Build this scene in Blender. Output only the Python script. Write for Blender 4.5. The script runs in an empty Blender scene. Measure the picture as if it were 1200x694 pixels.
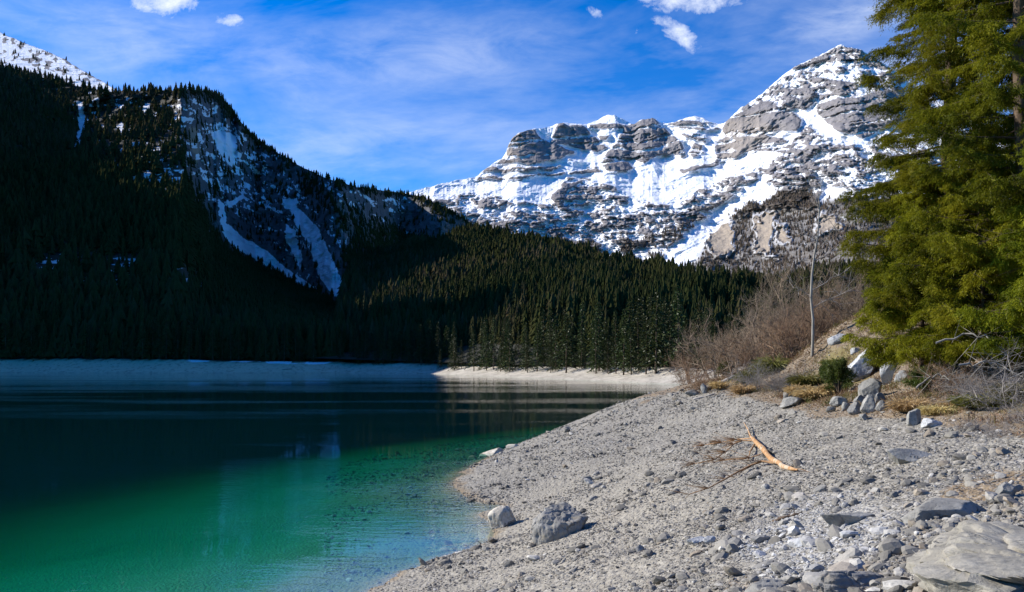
import bpy, math, random, colorsys
import numpy as np
from mathutils import Vector
R = math.radians
rng = np.random.default_rng(7); random.seed(7)
F, CU, HV, CAMZ = 1000.0, 600.0, 422.0, 6.5      # focal length in photo pixels, centre column, horizon row, eye height above the lake
scene = bpy.context.scene
# ------------------------------------------------------------------ camera, sky, sun, exposure
cam = bpy.data.cameras.new('camera'); camo = bpy.data.objects.new('camera', cam)
scene.collection.objects.link(camo); scene.camera = camo
camo.location = (0, 0, CAMZ); camo.rotation_euler = (R(90), 0, 0)
cam.sensor_width = 36; cam.lens = 36*F/1200; cam.shift_y = (HV-347)/1200; cam.clip_start = .1; cam.clip_end = 40000
SUN_EL = R(30); SUN_DIR_XY = (-0.96, 0.27)
sv = Vector((SUN_DIR_XY[0], SUN_DIR_XY[1], 0)).normalized()*math.cos(SUN_EL); sv.z = math.sin(SUN_EL)
sl = bpy.data.lights.new('sun', 'SUN'); so = bpy.data.objects.new('sun', sl); scene.collection.objects.link(so)
sl.energy = 4.6; sl.angle = R(.5); sl.color = (1, .945, .86)
so.rotation_euler = sv.to_track_quat('Z', 'Y').to_euler()
so.location = (0, 0, 60)
scene.view_settings.view_transform = 'Standard'; scene.view_settings.look = 'None'
scene.view_settings.exposure = .72; scene.view_settings.gamma = 1
scene.cycles.max_bounces = 6; scene.cycles.diffuse_bounces = 2; scene.cycles.glossy_bounces = 3
scene.cycles.transmission_bounces = 4; scene.cycles.transparent_max_bounces = 8; scene.cycles.volume_bounces = 0
scene.cycles.caustics_reflective = False; scene.cycles.caustics_refractive = False
scene.cycles.use_denoising = True; scene.cycles.use_adaptive_sampling = True

class NT:
    """small wrapper to write node trees"""
    def __init__(s, tree): s.t = tree; s.t.nodes.clear()
    def n(s, typ, ins=None, **kw):
        nd = s.t.nodes.new(typ)
        for k, v in kw.items(): setattr(nd, k, v)
        for k, v in (ins or {}).items():
            sock = nd.inputs[k]
            if isinstance(v, bpy.types.NodeSocket): s.t.links.new(v, sock)
            elif hasattr(v, 'default_value') or isinstance(v, bpy.types.Node): s.t.links.new(v.outputs[0], sock)
            else: sock.default_value = v
        return nd
    def m(s, op, a, b=0.0, c=0.0, clamp=False):
        nd = s.t.nodes.new('ShaderNodeMath'); nd.operation = op; nd.use_clamp = clamp
        for i, v in enumerate((a, b, c)):
            if isinstance(v, bpy.types.NodeSocket): s.t.links.new(v, nd.inputs[i])
            else: nd.inputs[i].default_value = v
        return nd.outputs[0]
    def mix(s, f, a, b, typ='MIX'):
        nd = s.t.nodes.new('ShaderNodeMix'); nd.data_type = 'RGBA'; nd.blend_type = typ; nd.clamp_factor = True
        for i, v in ((0, f), (6, a), (7, b)):
            if isinstance(v, bpy.types.NodeSocket): s.t.links.new(v, nd.inputs[i])
            else: nd.inputs[i].default_value = v if i == 0 else (*v[:3], 1)
        return nd.outputs[2]
    def ramp(s, f, stops, mode='LINEAR'):
        nd = s.t.nodes.new('ShaderNodeValToRGB'); s.t.links.new(f, nd.inputs[0]); cr = nd.color_ramp; cr.interpolation = mode
        while len(cr.elements) < len(stops): cr.elements.new(.5)
        for e, (p, c) in zip(cr.elements, stops):
            e.position = p; e.color = (c, c, c, 1) if isinstance(c, (int, float)) else (*c[:3], 1)
        return nd.outputs[0]
    def noise(s, vec, scale, detail=4, rough=.55, dist=0, out=0):
        nd = s.n('ShaderNodeTexNoise', {'Scale': scale, 'Detail': detail, 'Roughness': rough, 'Distortion': dist})
        if vec is not None: s.t.links.new(vec, nd.inputs['Vector'])
        return nd.outputs[out]
    def mapv(s, vec, scale=(1, 1, 1), loc=(0, 0, 0), rot=(0, 0, 0)):
        nd = s.n('ShaderNodeMapping', {'Scale': scale, 'Location': loc, 'Rotation': rot}); s.t.links.new(vec, nd.inputs['Vector']); return nd.outputs[0]

# world: Nishita sky, with thin cirrus and a few small cumulus fixed to sky directions
w = bpy.data.worlds.new('World'); scene.world = w; w.use_nodes = True
T = NT(w.node_tree)
sky = T.n('ShaderNodeTexSky', sky_type='NISHITA', sun_disc=False, sun_elevation=SUN_EL, sun_rotation=math.atan2(SUN_DIR_XY[0], SUN_DIR_XY[1]),
          altitude=1200, air_density=1.0, dust_density=.25, ozone_density=3.0)
deep = T.n('ShaderNodeHueSaturation', {'Hue': .5, 'Saturation': 1.48, 'Value': .95, 'Color': sky.outputs[0]})
deep = T.mix(1.0, deep.outputs[0], (.19, .79, 1.08), 'MULTIPLY')
gen = T.n('ShaderNodeTexCoord').outputs['Generated']
sep = T.n('ShaderNodeSeparateXYZ', {0: gen})
ysafe = T.m('MAXIMUM', sep.outputs[1], .05)
pu = T.m('DIVIDE', sep.outputs[0], ysafe); pv = T.m('DIVIDE', sep.outputs[2], ysafe)
P2 = T.n('ShaderNodeCombineXYZ', {0: pu, 1: pv}).outputs[0]
n1 = T.noise(T.mapv(P2, (1.1, 3.2, 1), (3.3, 1.2, 0), (0, 0, R(8))), 2.2, 6, .62, .5)
n2 = T.noise(T.mapv(P2, (3, 9, 1), (1.3, 7.2, 0), (0, 0, R(14))), 2.5, 6, .65, .8)
cir = T.m('MULTIPLY', T.ramp(n1, [(.38, 0.0), (.72, 1.0)]), T.ramp(n2, [(.25, .25), (.75, 1.0)]))
cir = T.m('MULTIPLY', cir, .40)
lowv = T.ramp(pv, [(.0, .26), (.22, .12), (.42, .0)])
cir = T.m('ADD', cir, T.m('MULTIPLY', lowv, T.ramp(n1, [(.3, .2), (.6, 1.0)])))
def blob(cu, cv, ru, rv, amp, ang=0):
    a = (cu-CU)/F; b = (HV-cv)/F
    x = T.m('SUBTRACT', pu, a); y = T.m('SUBTRACT', pv, b)
    ca, sa = math.cos(R(ang)), math.sin(R(ang))
    xr = T.m('ADD', T.m('MULTIPLY', x, ca*F/ru), T.m('MULTIPLY', y, sa*F/ru)); yr = T.m('ADD', T.m('MULTIPLY', x, -sa*F/rv), T.m('MULTIPLY', y, ca*F/rv))
    d = T.m('ADD', T.m('MULTIPLY', xr, xr), T.m('MULTIPLY', yr, yr))
    return T.m('MULTIPLY', T.m('SUBTRACT', 1.0, d), amp)
n3 = T.noise(T.mapv(P2, (1, 1.3, 1)), 28, 7, .68, .3)
acc = None
for b in ((192, 2, 48, 24, 1), (266, 22, 26, 11, .8, -12), (289, 36, 10, 8, .3), (815, -6, 84, 26, 1.05), (797, 42, 36, 18, .75, -38), (778, 28, 20, 10, .4, -20), (702, 17, 22, 8, .5, -25),
          (745, 35, 22, 7, .4, -15), (852, 64, 12, 8, .3), (878, 60, 13, 7, .3), (390, 108, 8, 5, .25)):
    v = blob(*b); acc = v if acc is None else T.m('MAXIMUM', acc, v)
cum = T.m('ADD', acc, T.m('MULTIPLY', T.m('SUBTRACT', n3, .62), 2.6))
cumd = T.ramp(cum, [(.0, 0.0), (.45, .5), (1.0, .97)])
cumd = T.m('MULTIPLY', cumd, T.ramp(acc, [(.0, 0.0), (.3, 1.0)]))
veil = None
for b in ((985, 24, 95, 34, 1.0, 12), (1120, 70, 110, 60, .8), (500, 60, 260, 60, .55, 8), (170, 55, 240, 50, .5, -6), (420, 170, 260, 34, .5, 10), (880, 128, 90, 22, .6, 10)):
    v = T.m('MAXIMUM', blob(*b), 0.0); veil = v if veil is None else T.m('ADD', veil, v)
n4 = T.noise(T.mapv(P2, (1, 2.6, 1), rot=(0, 0, R(-10))), 9, 7, .66, .6)
veil = T.m('MULTIPLY', veil, T.ramp(n4, [(.38, .0), (.78, .42)]))
tot = T.m('MAXIMUM', T.m('MINIMUM', T.m('ADD', cir, veil), .62), cumd)
front = T.m('GREATER_THAN', sep.outputs[1], .05)
tot = T.m('MULTIPLY', tot, front)
col = T.mix(tot, deep, (5.2, 5.6, 6.4))
bg = T.n('ShaderNodeBackground', {'Color': col, 'Strength': .115})
T.n('ShaderNodeOutputWorld', {'Surface': bg.outputs[0]})

# ------------------------------------------------------------------ numpy helpers
def sm(a, b, x): t = np.clip((x-a)/(b-a), 0, 1); return t*t*(3-2*t)
def lerp(a, b, t): return a+(b-a)*t
def _h(ix, iy, iz, seed):
    n = (ix.astype(np.int64)*374761393 + iy.astype(np.int64)*668265263 + iz.astype(np.int64)*1274126177 + seed*1013904223) & 0xffffffff
    n = ((n ^ (n >> 13))*1274126177) & 0xffffffff; n = ((n ^ (n >> 15))*2246822519) & 0xffffffff
    return ((n ^ (n >> 16)) & 0xffffff)/float(0xffffff)
def vnoise(x, y, z=None, seed=0):
    if z is None: z = np.zeros_like(x)
    fx, fy, fz = np.floor(x), np.floor(y), np.floor(z)
    tx, ty, tz = x-fx, y-fy, z-fz
    tx = tx*tx*tx*(tx*(6*tx-15)+10); ty = ty*ty*ty*(ty*(6*ty-15)+10); tz = tz*tz*tz*(tz*(6*tz-15)+10)
    r = 0
    flat = not np.any(tz)
    for dz in ((0,) if flat else (0, 1)):
        for dy in (0, 1):
            for dx in (0, 1):
                wgt = (tx if dx else 1-tx)*(ty if dy else 1-ty)*(1 if flat else (tz if dz else 1-tz))
                r = r+wgt*_h(fx+dx, fy+dy, fz+dz, seed)
    return r*2-1
def fbm(x, y, z=None, oct=5, seed=0, gain=.5, ridged=False):
    a, s, tot = 1.0, 0, 0
    for o in range(oct):
        n = vnoise(x, y, z, seed+o*17)
        if ridged: n = 1-2*np.abs(n)
        s = s+a*n; tot += a; a *= gain; x = x*2.03+11.3; y = y*2.03+5.7
        if z is not None: z = z*2.03+3.1
    return s/tot
def polysd(u, v, poly):
    """signed distance to a polygon, positive inside"""
    d = np.full(u.shape, 1e9); ins = np.zeros(u.shape, bool)
    n = len(poly)
    for i in range(n):
        x0, y0 = poly[i]; x1, y1 = poly[(i+1) % n]
        ex, ey = x1-x0, y1-y0; wx, wy = u-x0, v-y0
        t = np.clip((wx*ex+wy*ey)/(ex*ex+ey*ey+1e-9), 0, 1)
        d = np.minimum(d, (wx-ex*t)**2+(wy-ey*t)**2)
        c = ((y0 <= v) & (y1 > v)) | ((y1 <= v) & (y0 > v))
        if y1 != y0: ins ^= c & (u < x0+(v-y0)/(y1-y0)*ex)
    d = np.sqrt(d); return np.where(ins, d, -d)
def interp(x, pts): p = np.array(pts, float); return np.interp(x, p[:, 0], p[:, 1])
def interps(x, pts):
    """piecewise linear, softened"""
    return (interp(x-4, pts)+2*interp(x, pts)+interp(x+4, pts))/4

def tag(o, label=None, cat=None, group=None, kind=None):
    for k, v in (('label', label), ('category', cat), ('group', group), ('kind', kind)):
        if v: o[k] = v
    return o
def empty(name, loc, rz=0.0, label=None, cat=None, group=None):
    o = bpy.data.objects.new(name, None); scene.collection.objects.link(o); o.location = loc; o.rotation_euler = (0, 0, rz); o.empty_display_size = .2
    return tag(o, label, cat, group)
def mesh_np(name, V, faces, mat=None, attrs=None, smooth=True, parent=None, link=True):
    """faces: list of int arrays (n,3) or (n,4)"""
    V = np.asarray(V, np.float32); faces = [np.asarray(f, np.int32) for f in faces if len(f)]
    me = bpy.data.meshes.new(name)
    me.vertices.add(len(V)); me.vertices.foreach_set('co', V.ravel())
    nl = sum(f.size for f in faces); nf = sum(len(f) for f in faces)
    me.loops.add(nl); me.loops.foreach_set('vertex_index', np.concatenate([f.ravel() for f in faces]))
    me.polygons.add(nf)
    tot = np.concatenate([np.full(len(f), f.shape[1], np.int32) for f in faces]); st = np.concatenate([[0], np.cumsum(tot)[:-1]]).astype(np.int32)
    me.polygons.foreach_set('loop_start', st); me.polygons.foreach_set('loop_total', tot)
    me.polygons.foreach_set('use_smooth', np.full(nf, smooth))
    me.update(calc_edges=True)
    for k, a in (attrs or {}).items():
        a = np.asarray(a, np.float32)
        if a.ndim == 1:
            at = me.attributes.new(k, 'FLOAT', 'POINT'); at.data.foreach_set('value', a)
        else:
            at = me.attributes.new(k, 'FLOAT_COLOR', 'POINT'); at.data.foreach_set('color', np.concatenate([a, np.ones((len(a), 1), np.float32)], 1).ravel())
    if mat: me.materials.append(mat)
    if not link: return me
    o = bpy.data.objects.new(name, me); scene.collection.objects.link(o)
    if parent: o.parent = parent
    return o
def obj(name, me, parent=None, loc=None, rz=0, s=1.0):
    o = bpy.data.objects.new(name, me); scene.collection.objects.link(o)
    if parent: o.parent = parent
    if loc is not None: o.location = loc
    o.rotation_euler = (0, 0, rz); o.scale = (s, s, s); return o
def gridfaces(ni, nj):
    i, j = np.meshgrid(np.arange(ni-1), np.arange(nj-1), indexing='ij'); a = (i*nj+j).ravel()
    return np.stack([a, a+nj, a+nj+1, a+1], 1)
def pix(u, v, d): return np.array([(u-CU)/F*d, d, CAMZ+(HV-v)/F*d])

# ------------------------------------------------------------------ materials
def newmat(name):
    m = bpy.data.materials.new(name); m.use_nodes = True; return m, NT(m.node_tree)
def out(T, sh): T.n('ShaderNodeOutputMaterial', {'Surface': sh})
def attr(T, name, o='Fac'): return T.n('ShaderNodeAttribute', attribute_name=name).outputs[o]
def geo_pos(T): return T.n('ShaderNodeNewGeometry').outputs['Position']
def principled(T, color, rough=.9, bump=None, bs=.5, bd=.1, spec=.3, metal=0):
    ins = {'Base Color': color, 'Roughness': rough, 'Specular IOR Level': spec}
    if bump is not None: ins['Normal'] = T.n('ShaderNodeBump', {'Height': bump, 'Strength': bs, 'Distance': bd}).outputs[0]
    return T.n('ShaderNodeBsdfPrincipled', ins).outputs[0]

def mat_far(name, rockA, rockB, tan, scale, snowc=(.86, .88, .92), strat=.02, bumpd=8, woodc=(.030, .030, .018)):
    m, T = newmat(name); P = geo_pos(T)
    nz = T.noise(P, scale, 6, .62); nf = T.noise(P, scale*7, 8, .72)
    st = T.noise(T.mapv(P, (.15*scale, .15*scale, strat)), 9, 5, .6)
    rock = T.mix(T.ramp(nz, [(.3, 0.0), (.7, 1.0)]), rockA, rockB)
    rock = T.mix(T.m('MULTIPLY', T.ramp(st, [(.35, 0.0), (.65, 1.0)]), .5), rock, tuple(c*.55 for c in rockB))
    rock = T.mix(attr(T, 'tan'), rock, tan)
    rock = T.mix(T.ramp(nf, [(.3, .5), (.7, 0.0)]), rock, tuple(c*.45 for c in rockA))
    s = T.m('ADD', attr(T, 'snow'), T.m('MULTIPLY', T.m('SUBTRACT', nf, .5), .8))
    sf = T.ramp(s, [(.42, 0.0), (.56, 1.0)])
    c = T.mix(sf, rock, snowc)
    c = T.mix(T.m('MULTIPLY', attr(T, 'wood'), T.ramp(nf, [(.25, .75), (.7, .98)])), c, woodc)
    out(T, principled(T, c, .85, T.m('ADD', nf, T.m('MULTIPLY', st, .7)), .6, bumpd, .2)); return m
M = {}
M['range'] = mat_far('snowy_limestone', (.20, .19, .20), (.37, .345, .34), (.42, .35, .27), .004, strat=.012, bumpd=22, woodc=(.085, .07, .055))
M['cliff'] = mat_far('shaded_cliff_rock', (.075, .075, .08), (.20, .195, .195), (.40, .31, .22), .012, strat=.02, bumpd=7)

def mat_foliage(name, cols, rough=.75, transl=.25, vary=.35, gloss=.03):
    """needles: a per-vertex 'tint' picks along the colours, the object's random number shifts the shade"""
    m, T = newmat(name)
    t = attr(T, 'tint'); oi = T.n('ShaderNodeObjectInfo').outputs['Random']
    c = T.ramp(t, [(i/(len(cols)-1), col) for i, col in enumerate(cols)])
    c = T.n('ShaderNodeHueSaturation', {'Hue': T.m('ADD', .485, T.m('MULTIPLY', oi, .03)), 'Saturation': 1.0, 'Value': T.m('ADD', 1-vary/2, T.m('MULTIPLY', oi, vary)), 'Color': c}).outputs[0]
    d = T.n('ShaderNodeBsdfDiffuse', {'Color': c}); tr = T.n('ShaderNodeBsdfTranslucent', {'Color': c})
    mx = T.n('ShaderNodeMixShader', {0: transl, 1: d.outputs[0], 2: tr.outputs[0]})
    gl = T.n('ShaderNodeBsdfGlossy', {'Color': (.6, .6, .6, 1), 'Roughness': .45})
    mx2 = T.n('ShaderNodeMixShader', {0: gloss, 1: mx.outputs[0], 2: gl.outputs[0]})
    out(T, mx2.outputs[0]); return m
M['wood_far'] = mat_foliage('distant_conifer_green', [(.014, .020, .009), (.026, .034, .012), (.044, .048, .017), (.062, .056, .026), (.10, .075, .045)], transl=.1, gloss=0)
M['wood_spur'] = mat_foliage('bare_brown_larch', [(.05, .045, .03), (.09, .075, .05), (.14, .115, .08), (.19, .15, .11)], transl=.1, gloss=0)
M['fir'] = mat_foliage('shore_conifer_needles', [(.018, .028, .010), (.032, .044, .012), (.052, .066, .016), (.075, .085, .022)], transl=.15, vary=.7)
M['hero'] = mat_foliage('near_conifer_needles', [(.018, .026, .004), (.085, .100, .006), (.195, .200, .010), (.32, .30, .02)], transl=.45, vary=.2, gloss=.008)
M['pine'] = mat_foliage('dwarf_pine_needles', [(.03, .05, .01), (.07, .10, .015), (.13, .15, .03)], transl=.3, vary=.2)
M['dry'] = mat_foliage('dry_straw_grass', [(.26, .17, .06), (.46, .33, .13), (.62, .48, .24)], transl=.4, vary=.25)
M['moss'] = mat_foliage('low_green_heath', [(.06, .065, .015), (.12, .12, .025), (.20, .18, .05)], transl=.3, vary=.25)
def mat_bark(name, a, b, sc=12, patch=None):
    m, T = newmat(name); o = T.n('ShaderNodeTexCoord').outputs['Object']
    n = T.noise(T.mapv(o, (1, 1, .25)), sc, 6, .65)
    c = T.mix(T.ramp(n, [(.35, 0.0), (.65, 1.0)]), a, b)
    oi = T.n('ShaderNodeObjectInfo').outputs['Random']
    c = T.n('ShaderNodeHueSaturation', {'Value': T.m('ADD', .75, T.m('MULTIPLY', oi, .5)), 'Color': c}).outputs[0]
    if patch: c = T.mix(T.ramp(T.noise(T.mapv(o, (1, 1, .6)), 3, 3), [(.52, 0.0), (.6, .8)]), c, patch)
    out(T, principled(T, c, .9, n, .6, .02)); return m
M['bark'] = mat_bark('conifer_bark', (.05, .036, .025), (.14, .095, .062), 9)
M['twig'] = mat_bark('bare_brown_twigs', (.14, .10, .065), (.28, .21, .145), 5)
M['twig_red'] = mat_bark('reddish_bare_twigs', (.17, .10, .06), (.30, .20, .125), 5)
M['twig_grey'] = mat_bark('grey_bare_twigs', (.14, .12, .105), (.30, .27, .24), 5)
M['birch'] = mat_bark('pale_bare_trunk', (.20, .18, .15), (.34, .31, .265), 6)
M['orange_wood'] = mat_bark('stripped_orange_wood', (.38, .19, .075), (.60, .36, .17), 7, (.48, .40, .29))
M['grey_wood'] = mat_bark('weathered_grey_wood', (.22, .19, .16), (.42, .38, .33), 9)

def mat_rock(name, a, b, dark=(.07, .07, .065), stain=None, sc=1.0, bd=.03):
    m, T = newmat(name); o = T.n('ShaderNodeTexCoord').outputs['Object']
    n = T.noise(o, 2.2*sc, 8, .65); f = T.noise(o, 18*sc, 6, .7); oi = T.n('ShaderNodeObjectInfo').outputs['Random']
    c = T.mix(T.ramp(n, [(.32, 0.0), (.66, 1.0)]), a, b)
    c = T.mix(T.ramp(f, [(.30, .7), (.46, 0.0)]), c, dark)
    vor = T.n('ShaderNodeTexVoronoi', {'Vector': T.n('ShaderNodeMix', {0: .35, 4: o, 5: T.noise(o, 3*sc, 4, .6, 0, 1)}, data_type='VECTOR').outputs[1], 'Scale': 1.6*sc}, feature='DISTANCE_TO_EDGE')
    crack = T.ramp(vor.outputs[0], [(.0, 1.0), (.022, 0.0)])
    crack = T.m('MULTIPLY', crack, T.ramp(T.noise(o, 1.1*sc, 3), [(.45, 0.0), (.6, 1.0)]))
    c = T.mix(T.m('MULTIPLY', crack, .85), c, (.04, .035, .03))
    if stain: c = T.mix(T.ramp(T.noise(o, 1.5*sc, 5, .6, 1), [(.50, 0.0), (.68, .75)]), c, stain)
    c = T.n('ShaderNodeHueSaturation', {'Value': T.m('ADD', .85, T.m('MULTIPLY', oi, .3)), 'Color': c}).outputs[0]
    h = T.m('SUBTRACT', T.m('ADD', n, T.m('MULTIPLY', f, .35)), T.m('MULTIPLY', crack, .6))
    out(T, principled(T, c, .9, h, .9, bd)); return m
M['rock'] = mat_rock('grey_limestone', (.165, .158, .142), (.35, .335, .30))
M['rock_dark'] = mat_rock('dark_weathered_boulder', (.15, .145, .135), (.30, .285, .26), stain=(.30, .23, .13))
M['rock_pale'] = mat_rock('pale_lichened_rock', (.30, .30, .30), (.52, .52, .51), stain=(.20, .19, .18))
M['rock_cream'] = mat_rock('cream_shore_rock', (.42, .37, .29), (.60, .55, .46), stain=(.30, .22, .12))
M['rock_slab'] = mat_rock('bedrock_slab', (.20, .185, .15), (.38, .35, .29), stain=(.30, .27, .21), sc=1.1, bd=.05)
# ------------------------------------------------------------------ the ground sheet (polar grid round the camera place, dense near, coarse far)
LAKE = [(-3.9, 23.5), (-2.7, 27.3), (-.85, 30.5), (-.9, 34.6), (-.3, 37.5), (-1.6, 39.5), (-2.85, 43.5), (-2.9, 48.5), (-1.9, 55), (-.3, 63), (3.5, 72), (11, 84), (24, 104), (38, 140), (47, 190), (46, 232), (38, 242),
        (27, 270), (0, 325), (-40, 406), (-87, 431), (-168, 422), (-258, 436), (-330, 400), (-380, 250), (-300, 50), (-150, -60), (-50, -60), (-14, -8), (-6.5, 12)]
NEAR = [  # photo column, row, distance of points on the near shore
 (440,694,23.9),(600,694,17),(750,694,12),(900,694,8.5),(1050,694,6.8),(1200,694,5.8),
 (575,600,36.4),(700,600,28),(850,600,19),(1000,600,13.5),(1200,600,9.8),
 (565,540,55),(700,540,42),(850,540,28),(1000,540,20),(1200,540,14.5),
 (670,500,61),(800,500,45),(900,500,34),(1000,500,27),(1200,500,19.5),
 (760,463,64),(870,463,47),(1000,463,35),(1100,463,28.5),(1200,463,24),
 (840,443,66),(900,440,55),(960,440,48),(1040,440,39),(1200,440,28.5),
 (950,412,51),(1040,405,43),(995,378,50),(1200,400,34),(1100,405,38),(900,425,62),(1020,384,54)]
pts = [tuple(pix(*p)) for p in NEAR]
pts += [(x, y, 0) for x, y in LAKE[1:11]]
pts += [(-6, 12, 0), (-2, 6, 3.0), (3, 1, 5.0), (6, 3, 5.2), (1, 2, 4.6), (9, 0, 5.6), (-6, 0, 2.5), (14, 6, 6.3), (20, 16, 7.2), (26, 28, 7.4), (28, 42, 8.3), (30, 60, 8.3), (24, 74, 6.0), (19, 82, 2.6), (34, 84, 6.0), (44, 60, 9.5), (44, 30, 8.8),
        (10, 76, 1.7), (14, 70, 4.4), (-6, 23, -.5), (-9, 26, -.9), (-5, 32, -.9), (-9, 36, -1.1), (-7, 44, -1.0), (-6, 54, -.9), (-12, 44, -1.5), (-16, 30, -1.4), (-16, 46, -2.2), (-24, 30, -2.2), (-26, 42, -4), (-13, 62, -4), (-5, 66, -2.4), (-3, 80, -6), (4, 84, -3), (-20, 70, -9), (-40, 40, -10), (-30, 20, -3.5), (-16, 20, -1.1), (12, 94, -3), (-40, 60, -14), (-10, 90, -12)]
pts = np.array(pts)
def tps_fit(p, lam=.02):
    n = len(p); d = np.hypot(p[:, None, 0]-p[None, :, 0], p[:, None, 1]-p[None, :, 1]); K = np.where(d > 0, d*d*np.log(d+1e-12), 0)+lam*np.eye(n)*10
    Pm = np.c_[np.ones(n), p[:, :2]]; A = np.zeros((n+3, n+3)); A[:n, :n] = K; A[:n, n:] = Pm; A[n:, :n] = Pm.T
    return np.linalg.solve(A, np.r_[p[:, 2], 0, 0, 0])
tps_w = tps_fit(pts)
def tps(x, y):
    r = tps_w[-3]+tps_w[-2]*x+tps_w[-1]*y
    for (px, py, _), wk in zip(pts, tps_w[:-3]):
        d2 = (x-px)**2+(y-py)**2; r = r+wk*.5*d2*np.log(d2+1e-12)
    return r
def bedz(s, y=0): return np.where(np.asarray(y) > 110, -np.clip(s, 0, 60)*.30-1.5*sm(0, 5, s), -(np.clip(s, 0, 6)*.11+np.clip(s-6, 0, 9)*.085+np.clip(s-15, 0, 200)*.12))
def ground_z(x, y, detail=True):
    x = np.asarray(x, float); y = np.asarray(y, float)
    sd = polysd(x, y, LAKE)      # >0 in the lake
    far_u = CU+x/np.maximum(y, 60)*F
    bank = interp(far_u, [(-400, 9), (0, 7.2), (130, 7.4), (300, 5.8), (500, 5.0), (650, 4.0), (830, 4.2), (1000, 6)])
    s = -sd
    width = 15.0
    t = np.clip(s/width, 0, 1)
    zf = np.where(s > 0, bank*(t*.75+.25*t*t)+np.clip(s-width, 0, 400)*.012, bedz(sd, y))
    zf = zf+np.where(s > -2, .35*fbm(x*.09, y*.09, oct=4, seed=5)*np.clip(t*3, 0, 1), 0)
    m = (np.hypot(x-5, y-30) < 140)
    z = zf.copy()
    if m.any():
        xn, yn = x[m], y[m]; zn = np.clip(tps(xn, yn), -25, 16)
        wn = 1-sm(72, 98, np.hypot(xn-2, yn-8)*.55+np.abs(xn)*.45+np.clip(yn-50, 0, 100)*.35)
        z[m] = lerp(zf[m], zn, wn)
        wb = sm(0, 3.5, sd[m]); z[m] = lerp(z[m], bedz(sd[m], yn)+.10*fbm(xn*.25, yn*.25, oct=4, seed=19), wb)
        if detail:
            d = np.hypot(xn, yn)
            land = sm(-.8, .25, zn)
            z[m] += wn*land*(.10*fbm(xn*.5, yn*.5, oct=3, seed=9)+.035*fbm(xn*2.3, yn*2.3, oct=4, seed=11, ridged=True)+.028*fbm(xn*6.5, yn*6.5, oct=3, seed=13, gain=.6)*(1-sm(20, 60, d)))
            hill = sm(5.6, 7.2, zn); z[m] += wn*hill*.22*fbm(xn*.8, yn*.8, oct=4, seed=21, ridged=True)
    return z
az = np.concatenate([np.linspace(-180, -38, 60)[:-1], np.linspace(-38, -6, 260)[:-1], np.linspace(-6, 34, 680)[:-1], np.linspace(34, 180, 60)])
rr = np.concatenate([np.geomspace(1.2, 5, 50)[:-1], np.geomspace(5, 95, 760)[:-1], np.geomspace(95, 560, 240)[:-1], np.geomspace(560, 14000, 40)])
AZ, RR = np.meshgrid(np.radians(az), rr, indexing='ij')
GX, GY = RR*np.sin(AZ), RR*np.cos(AZ)
GZ = ground_z(GX.ravel(), GY.ravel()).reshape(GX.shape)
GU = CU+GX/np.maximum(GY, .5)*F; GV = HV-(GZ-CAMZ)/np.maximum(GY, .5)*F
nwarp = fbm(GX*.35, GY*.35, oct=4, seed=31)
nearm = (GY > 2) & (GY < 95) & (GX > -8)
def near_poly(poly, soft, warp=10):
    r = np.zeros(GX.shape); m = nearm
    r[m] = sm(-soft, soft, polysd(GU[m]+nwarp[m]*warp, GV[m]+nwarp[m]*warp*.7, poly)); return r
litter = near_poly([(740, 470), (800, 458), (870, 463), (950, 488), (1040, 492), (1100, 500), (1160, 510), (1260, 525), (1700, 560), (1700, 200), (700, 200)], 9, 18)
litter = np.maximum(litter, near_poly([(1090, 585), (1120, 560), (1160, 545), (1260, 535), (1260, 585), (1190, 578), (1150, 588)], 8, 25)*.9)
litter = np.maximum(litter, near_poly([(822, 694), (850, 672), (900, 668), (900, 694)], 8, 20)*.5)
litter = np.maximum(litter, near_poly([(830, 545), (870, 520), (890, 545), (850, 575)], 14, 20)*.45)
grassy = near_poly([(930, 470), (960, 400), (1000, 395), (1020, 440), (960, 480)], 12, 18)*.7
grassy = np.maximum(grassy, near_poly([(1130, 450), (1200, 440), (1260, 470), (1180, 490)], 14, 12))
pale = near_poly([(860, 640), (900, 610), (960, 595), (1010, 585), (1060, 600), (1020, 650), (960, 672), (900, 680)], 14, 26)
tpale = near_poly([(560, 620), (600, 590), (680, 570), (780, 560), (840, 620), (740, 694), (480, 694)], 40, 30)*.6
bankm = sm(0, 2, GY-100)*(1-sm(16, 22, np.abs(polysd(GX, GY, LAKE)+8)))
wood = np.zeros(GX.shape); sdl = polysd(GX, GY, LAKE)
wood = sm(13.5, 17, -sdl+2*nwarp)*sm(92, 120, np.hypot(GX, GY))
shade_u = CU+GX/np.maximum(GY, 60)*F
bsnow = sm(.15, .45, fbm(GX*.05, GY*.05, oct=4, seed=77))*sm(10, 14, -sdl)*sm(100, 200, GY)*(1-sm(18, 26, -sdl))*interp(shade_u, [(0, .6), (300, .7), (330, 1), (400, 1), (450, .3), (700, 0)])

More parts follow.
